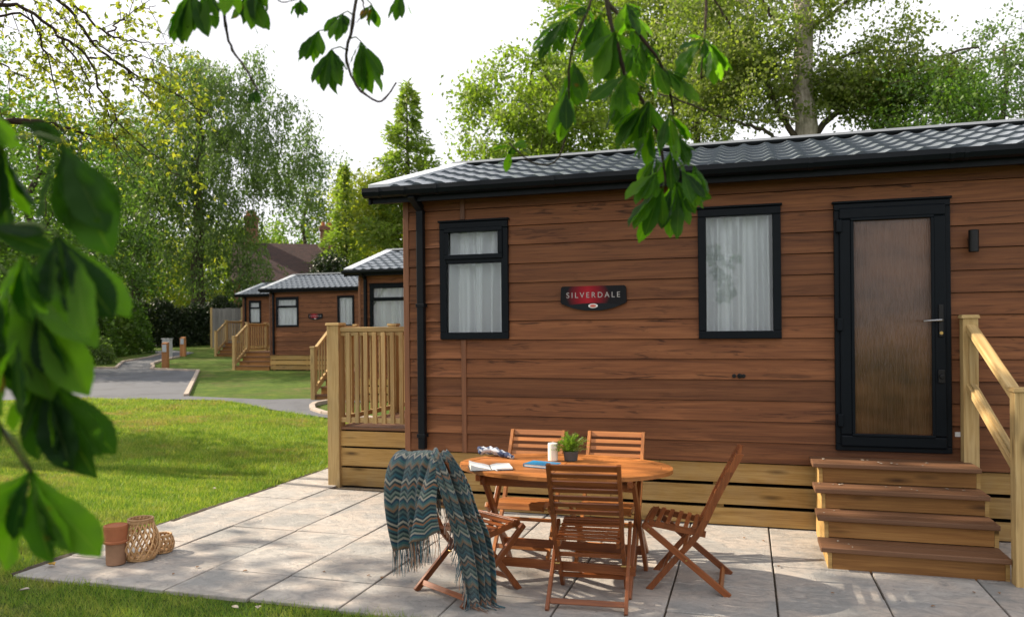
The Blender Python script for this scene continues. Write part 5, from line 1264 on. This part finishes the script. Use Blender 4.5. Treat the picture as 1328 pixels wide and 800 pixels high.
branch('large blurred chestnut leaves hanging close to the camera at the left edge', (-40, 80), 1.28,
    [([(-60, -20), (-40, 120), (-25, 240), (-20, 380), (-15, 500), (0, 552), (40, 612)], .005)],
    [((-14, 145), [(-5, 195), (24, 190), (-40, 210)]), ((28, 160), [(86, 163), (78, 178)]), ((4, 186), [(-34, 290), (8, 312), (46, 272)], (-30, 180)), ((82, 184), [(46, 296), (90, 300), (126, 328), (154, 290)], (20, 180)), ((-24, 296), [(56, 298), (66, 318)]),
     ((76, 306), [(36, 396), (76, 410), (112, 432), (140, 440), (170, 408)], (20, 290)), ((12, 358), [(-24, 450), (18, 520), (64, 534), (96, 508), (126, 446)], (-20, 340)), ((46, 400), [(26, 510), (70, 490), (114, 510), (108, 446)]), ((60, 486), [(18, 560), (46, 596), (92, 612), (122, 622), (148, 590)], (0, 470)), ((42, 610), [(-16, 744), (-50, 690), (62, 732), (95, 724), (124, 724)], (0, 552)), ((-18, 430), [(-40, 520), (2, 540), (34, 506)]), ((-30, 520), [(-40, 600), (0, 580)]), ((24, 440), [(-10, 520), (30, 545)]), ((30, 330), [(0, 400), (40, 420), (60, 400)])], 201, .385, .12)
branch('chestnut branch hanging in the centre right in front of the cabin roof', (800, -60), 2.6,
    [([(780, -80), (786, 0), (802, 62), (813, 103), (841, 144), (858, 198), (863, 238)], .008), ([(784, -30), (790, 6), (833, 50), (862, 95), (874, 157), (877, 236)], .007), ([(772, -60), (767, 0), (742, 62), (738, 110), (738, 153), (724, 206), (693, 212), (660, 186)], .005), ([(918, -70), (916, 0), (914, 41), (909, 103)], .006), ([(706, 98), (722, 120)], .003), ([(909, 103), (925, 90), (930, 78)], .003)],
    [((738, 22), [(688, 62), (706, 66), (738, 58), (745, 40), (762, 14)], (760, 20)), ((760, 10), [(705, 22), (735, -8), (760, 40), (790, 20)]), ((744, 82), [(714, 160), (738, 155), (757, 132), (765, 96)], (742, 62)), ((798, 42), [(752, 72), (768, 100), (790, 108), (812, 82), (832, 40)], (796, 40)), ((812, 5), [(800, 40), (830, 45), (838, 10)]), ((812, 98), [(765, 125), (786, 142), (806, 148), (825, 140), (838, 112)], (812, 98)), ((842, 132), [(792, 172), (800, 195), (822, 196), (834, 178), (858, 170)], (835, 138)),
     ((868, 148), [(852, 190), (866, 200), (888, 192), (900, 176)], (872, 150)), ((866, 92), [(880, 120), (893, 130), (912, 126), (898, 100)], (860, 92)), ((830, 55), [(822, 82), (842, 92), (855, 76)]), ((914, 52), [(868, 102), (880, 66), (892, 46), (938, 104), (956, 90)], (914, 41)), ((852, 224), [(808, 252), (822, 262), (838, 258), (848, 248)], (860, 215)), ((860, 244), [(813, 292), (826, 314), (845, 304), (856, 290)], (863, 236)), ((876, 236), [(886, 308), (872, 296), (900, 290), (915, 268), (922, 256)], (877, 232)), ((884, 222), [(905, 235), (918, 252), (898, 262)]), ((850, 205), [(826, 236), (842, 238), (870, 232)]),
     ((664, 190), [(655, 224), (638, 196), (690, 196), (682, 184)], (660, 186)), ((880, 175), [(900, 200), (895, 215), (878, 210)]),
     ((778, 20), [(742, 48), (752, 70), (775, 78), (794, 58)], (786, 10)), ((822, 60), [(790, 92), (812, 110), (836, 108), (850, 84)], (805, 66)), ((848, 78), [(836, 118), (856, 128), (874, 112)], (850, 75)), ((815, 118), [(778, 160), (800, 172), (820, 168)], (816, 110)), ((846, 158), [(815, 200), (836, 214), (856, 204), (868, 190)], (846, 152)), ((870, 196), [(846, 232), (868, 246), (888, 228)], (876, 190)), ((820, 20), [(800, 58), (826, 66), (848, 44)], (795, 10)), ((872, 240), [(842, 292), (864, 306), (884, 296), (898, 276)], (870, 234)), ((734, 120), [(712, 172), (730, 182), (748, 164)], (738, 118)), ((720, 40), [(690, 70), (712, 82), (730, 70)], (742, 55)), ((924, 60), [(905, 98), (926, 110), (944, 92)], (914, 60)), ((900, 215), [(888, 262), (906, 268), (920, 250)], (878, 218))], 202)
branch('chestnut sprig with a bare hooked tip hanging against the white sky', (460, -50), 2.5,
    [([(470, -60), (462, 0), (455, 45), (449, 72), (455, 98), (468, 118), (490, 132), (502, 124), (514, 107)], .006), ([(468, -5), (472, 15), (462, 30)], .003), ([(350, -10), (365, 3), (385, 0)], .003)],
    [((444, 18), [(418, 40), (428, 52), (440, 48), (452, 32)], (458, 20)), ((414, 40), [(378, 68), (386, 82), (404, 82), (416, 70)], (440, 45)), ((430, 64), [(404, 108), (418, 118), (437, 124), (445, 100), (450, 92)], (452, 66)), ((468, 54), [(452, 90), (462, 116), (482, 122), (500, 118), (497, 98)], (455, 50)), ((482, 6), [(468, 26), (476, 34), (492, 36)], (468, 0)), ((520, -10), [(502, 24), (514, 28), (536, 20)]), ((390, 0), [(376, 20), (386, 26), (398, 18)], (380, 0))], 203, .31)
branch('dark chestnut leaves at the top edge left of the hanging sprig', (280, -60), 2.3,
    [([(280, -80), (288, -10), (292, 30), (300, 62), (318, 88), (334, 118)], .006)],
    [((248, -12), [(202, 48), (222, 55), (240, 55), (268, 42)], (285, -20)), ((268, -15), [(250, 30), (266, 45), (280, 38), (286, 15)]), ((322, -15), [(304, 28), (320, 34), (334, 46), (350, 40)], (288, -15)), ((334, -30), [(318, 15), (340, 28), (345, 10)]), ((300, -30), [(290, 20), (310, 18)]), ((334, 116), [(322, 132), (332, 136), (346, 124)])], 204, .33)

# ------------------------------------------------------------------ grass blades and litter
def blades():
    rg = np.random.default_rng(300); Ps = []; Hs = []
    def area(n, x0, x1, y0, y1, test, h):
        x = rg.uniform(x0, x1, n); y = rg.uniform(y0, y1, n); k = test(x, y); Ps.append(np.column_stack([x[k], y[k]])); Hs.append(h*rg.uniform(.4, 1.4, k.sum())*(1+.35*np.sin(x[k]*2.3+np.sin(y[k]*3.1)*2)*np.sin(y[k]*2.7+x[k])))
    dep = lambda x, y: -.289*x+.957*y
    inv = lambda x, y: (x/y > -1.75) & (dep(x, y) > 4.0)
    area(80000, -7.2, 2.5, 3.05, 4.0, lambda x, y: inv(x, y) & (y < 3.99+.02*np.sin(x*9)), .042)
    area(210000, -10.5, -4.67, 3.6, 7.5, lambda x, y: inv(x, y) & (x < -4.745+.035*np.sin(y*11)*np.sin(y*37)+.03*rg.random(len(x))) , .045)
    area(290000, -17.5, -4.67, 7.0, 12.3, lambda x, y: inv(x, y) & (x < -4.72+.02*np.sin(y*9)) & (y < 13.5-.0*x), .06)
    area(80000, -19, -7.3, 11.5, 15, lambda x, y: inv(x, y) & (y < np.interp(x, [-34, -24, -16.5, -14.9, -12.6, -11.2, -10.3, -9.45, -8.28, -7.3], [7.5, 10.6, 13.75, 14.35, 14.75, 14.75, 14.3, 13.69, 13.0, 12.55])-.05), .07)
    P = np.vstack(Ps); h = np.concatenate(Hs); n = len(P); z = np.interp(dep(P[:, 0], P[:, 1]), GD, GZ); d = dep(P[:, 0], P[:, 1])
    a = rg.uniform(0, 2*PI, n); w = .0022*np.clip(d/4.5, 1, 4)*rg.uniform(.8, 1.4, n); lean = rg.normal(size=(n, 2))*.5*h[:, None]
    B0 = np.column_stack([P, z-.003]); s = np.column_stack([np.cos(a), np.sin(a), 0*a])*w[:, None]; tip = B0+np.column_stack([lean, h])
    V = np.stack([B0-s, B0+s, tip], 1).reshape(-1, 3); b = np.arange(n)*3; F = np.stack([b, b+1, b+2], 1)
    tag(tri_mesh('grass', V, F, np.repeat(rg.random(n), 3), M['blades']), 'short mown grass with dry patches', 'grass', kind='stuff')
blades()
lm = [plain('fallen_leaf_brown', (.22, .12, .06), .8), plain('fallen_leaf_pale', (.36, .31, .25), .8), plain('fallen_leaf_yellow', (.50, .27, .03), .7)]
def fallen(x, y, z, s, m, rz, label, grp):
    P = []; 
    for i in range(7):
        t = i/6; w = s*.36*math.sin(PI*min(1, t*.95+.03)); P.append([(s*(t-.5), w*f, .006+.35*s*abs(f)*.5+.05*s*math.sin(t*5)) for f in (-1, -.5, 0, .5, 1)])
    b = MB(); b.grid(P); o = b.build('fallen_leaf', m, None, smooth=True, solid=.001); o.location = (x, y, z); o.rotation_euler = (0, 0, rz); tag(o, label, 'leaf', grp)
def px_ground(px, py, z=0.0):
    d = at(px, py, 1)-Vector((0, 0, H)); t = (z-H)/d.z; return d*t+Vector((0, 0, H))
for px, py, s, k, lab in ((67, 733, .07, 2, 'yellow fallen leaf on the grass beside the patio corner, left of the pot'), (32, 766, .055, 1, 'pale curled fallen leaf on the front grass at the left'), (305, 789, .048, 1, 'left of two pale fallen leaves on the grass edge at the bottom'), (335, 789, .05, 1, 'right of two pale fallen leaves on the grass edge at the bottom'), (278, 634, .045, 1, 'white fallen leaf on the lawn above the lanterns')):
    p = px_ground(px, py, .03); fallen(p.x, p.y, .03, s, lm[k], px*.7, lab, None)
rl = random.Random(77)
for px, py in ((256, 736), (225, 745), (420, 742), (318, 741), (478, 747), (495, 750), (990, 702), (965, 698), (870, 726), (1263, 769), (1296, 770), (1010, 735), (1080, 770), (1210, 787)):
    p = px_ground(px, py, .024); fallen(p.x, p.y, .024, rl.uniform(.02, .035), lm[0], rl.uniform(0, 6), 'tiny brown fallen leaf scrap on the grey paving', 'leaf scraps scattered on the paving')
for i in range(24):
    k = rl.choice([0, 1, 2, 2, 3, 3]); x = rl.uniform(.48, 1.5); y = fr[k]+rl.uniform(.01, .19)
    fallen(x, y, zz[k]-.003, rl.uniform(.012, .026), lm[1], rl.uniform(0, 6), 'pale fallen petal lying on the brown steps', 'petals scattered on the steps')
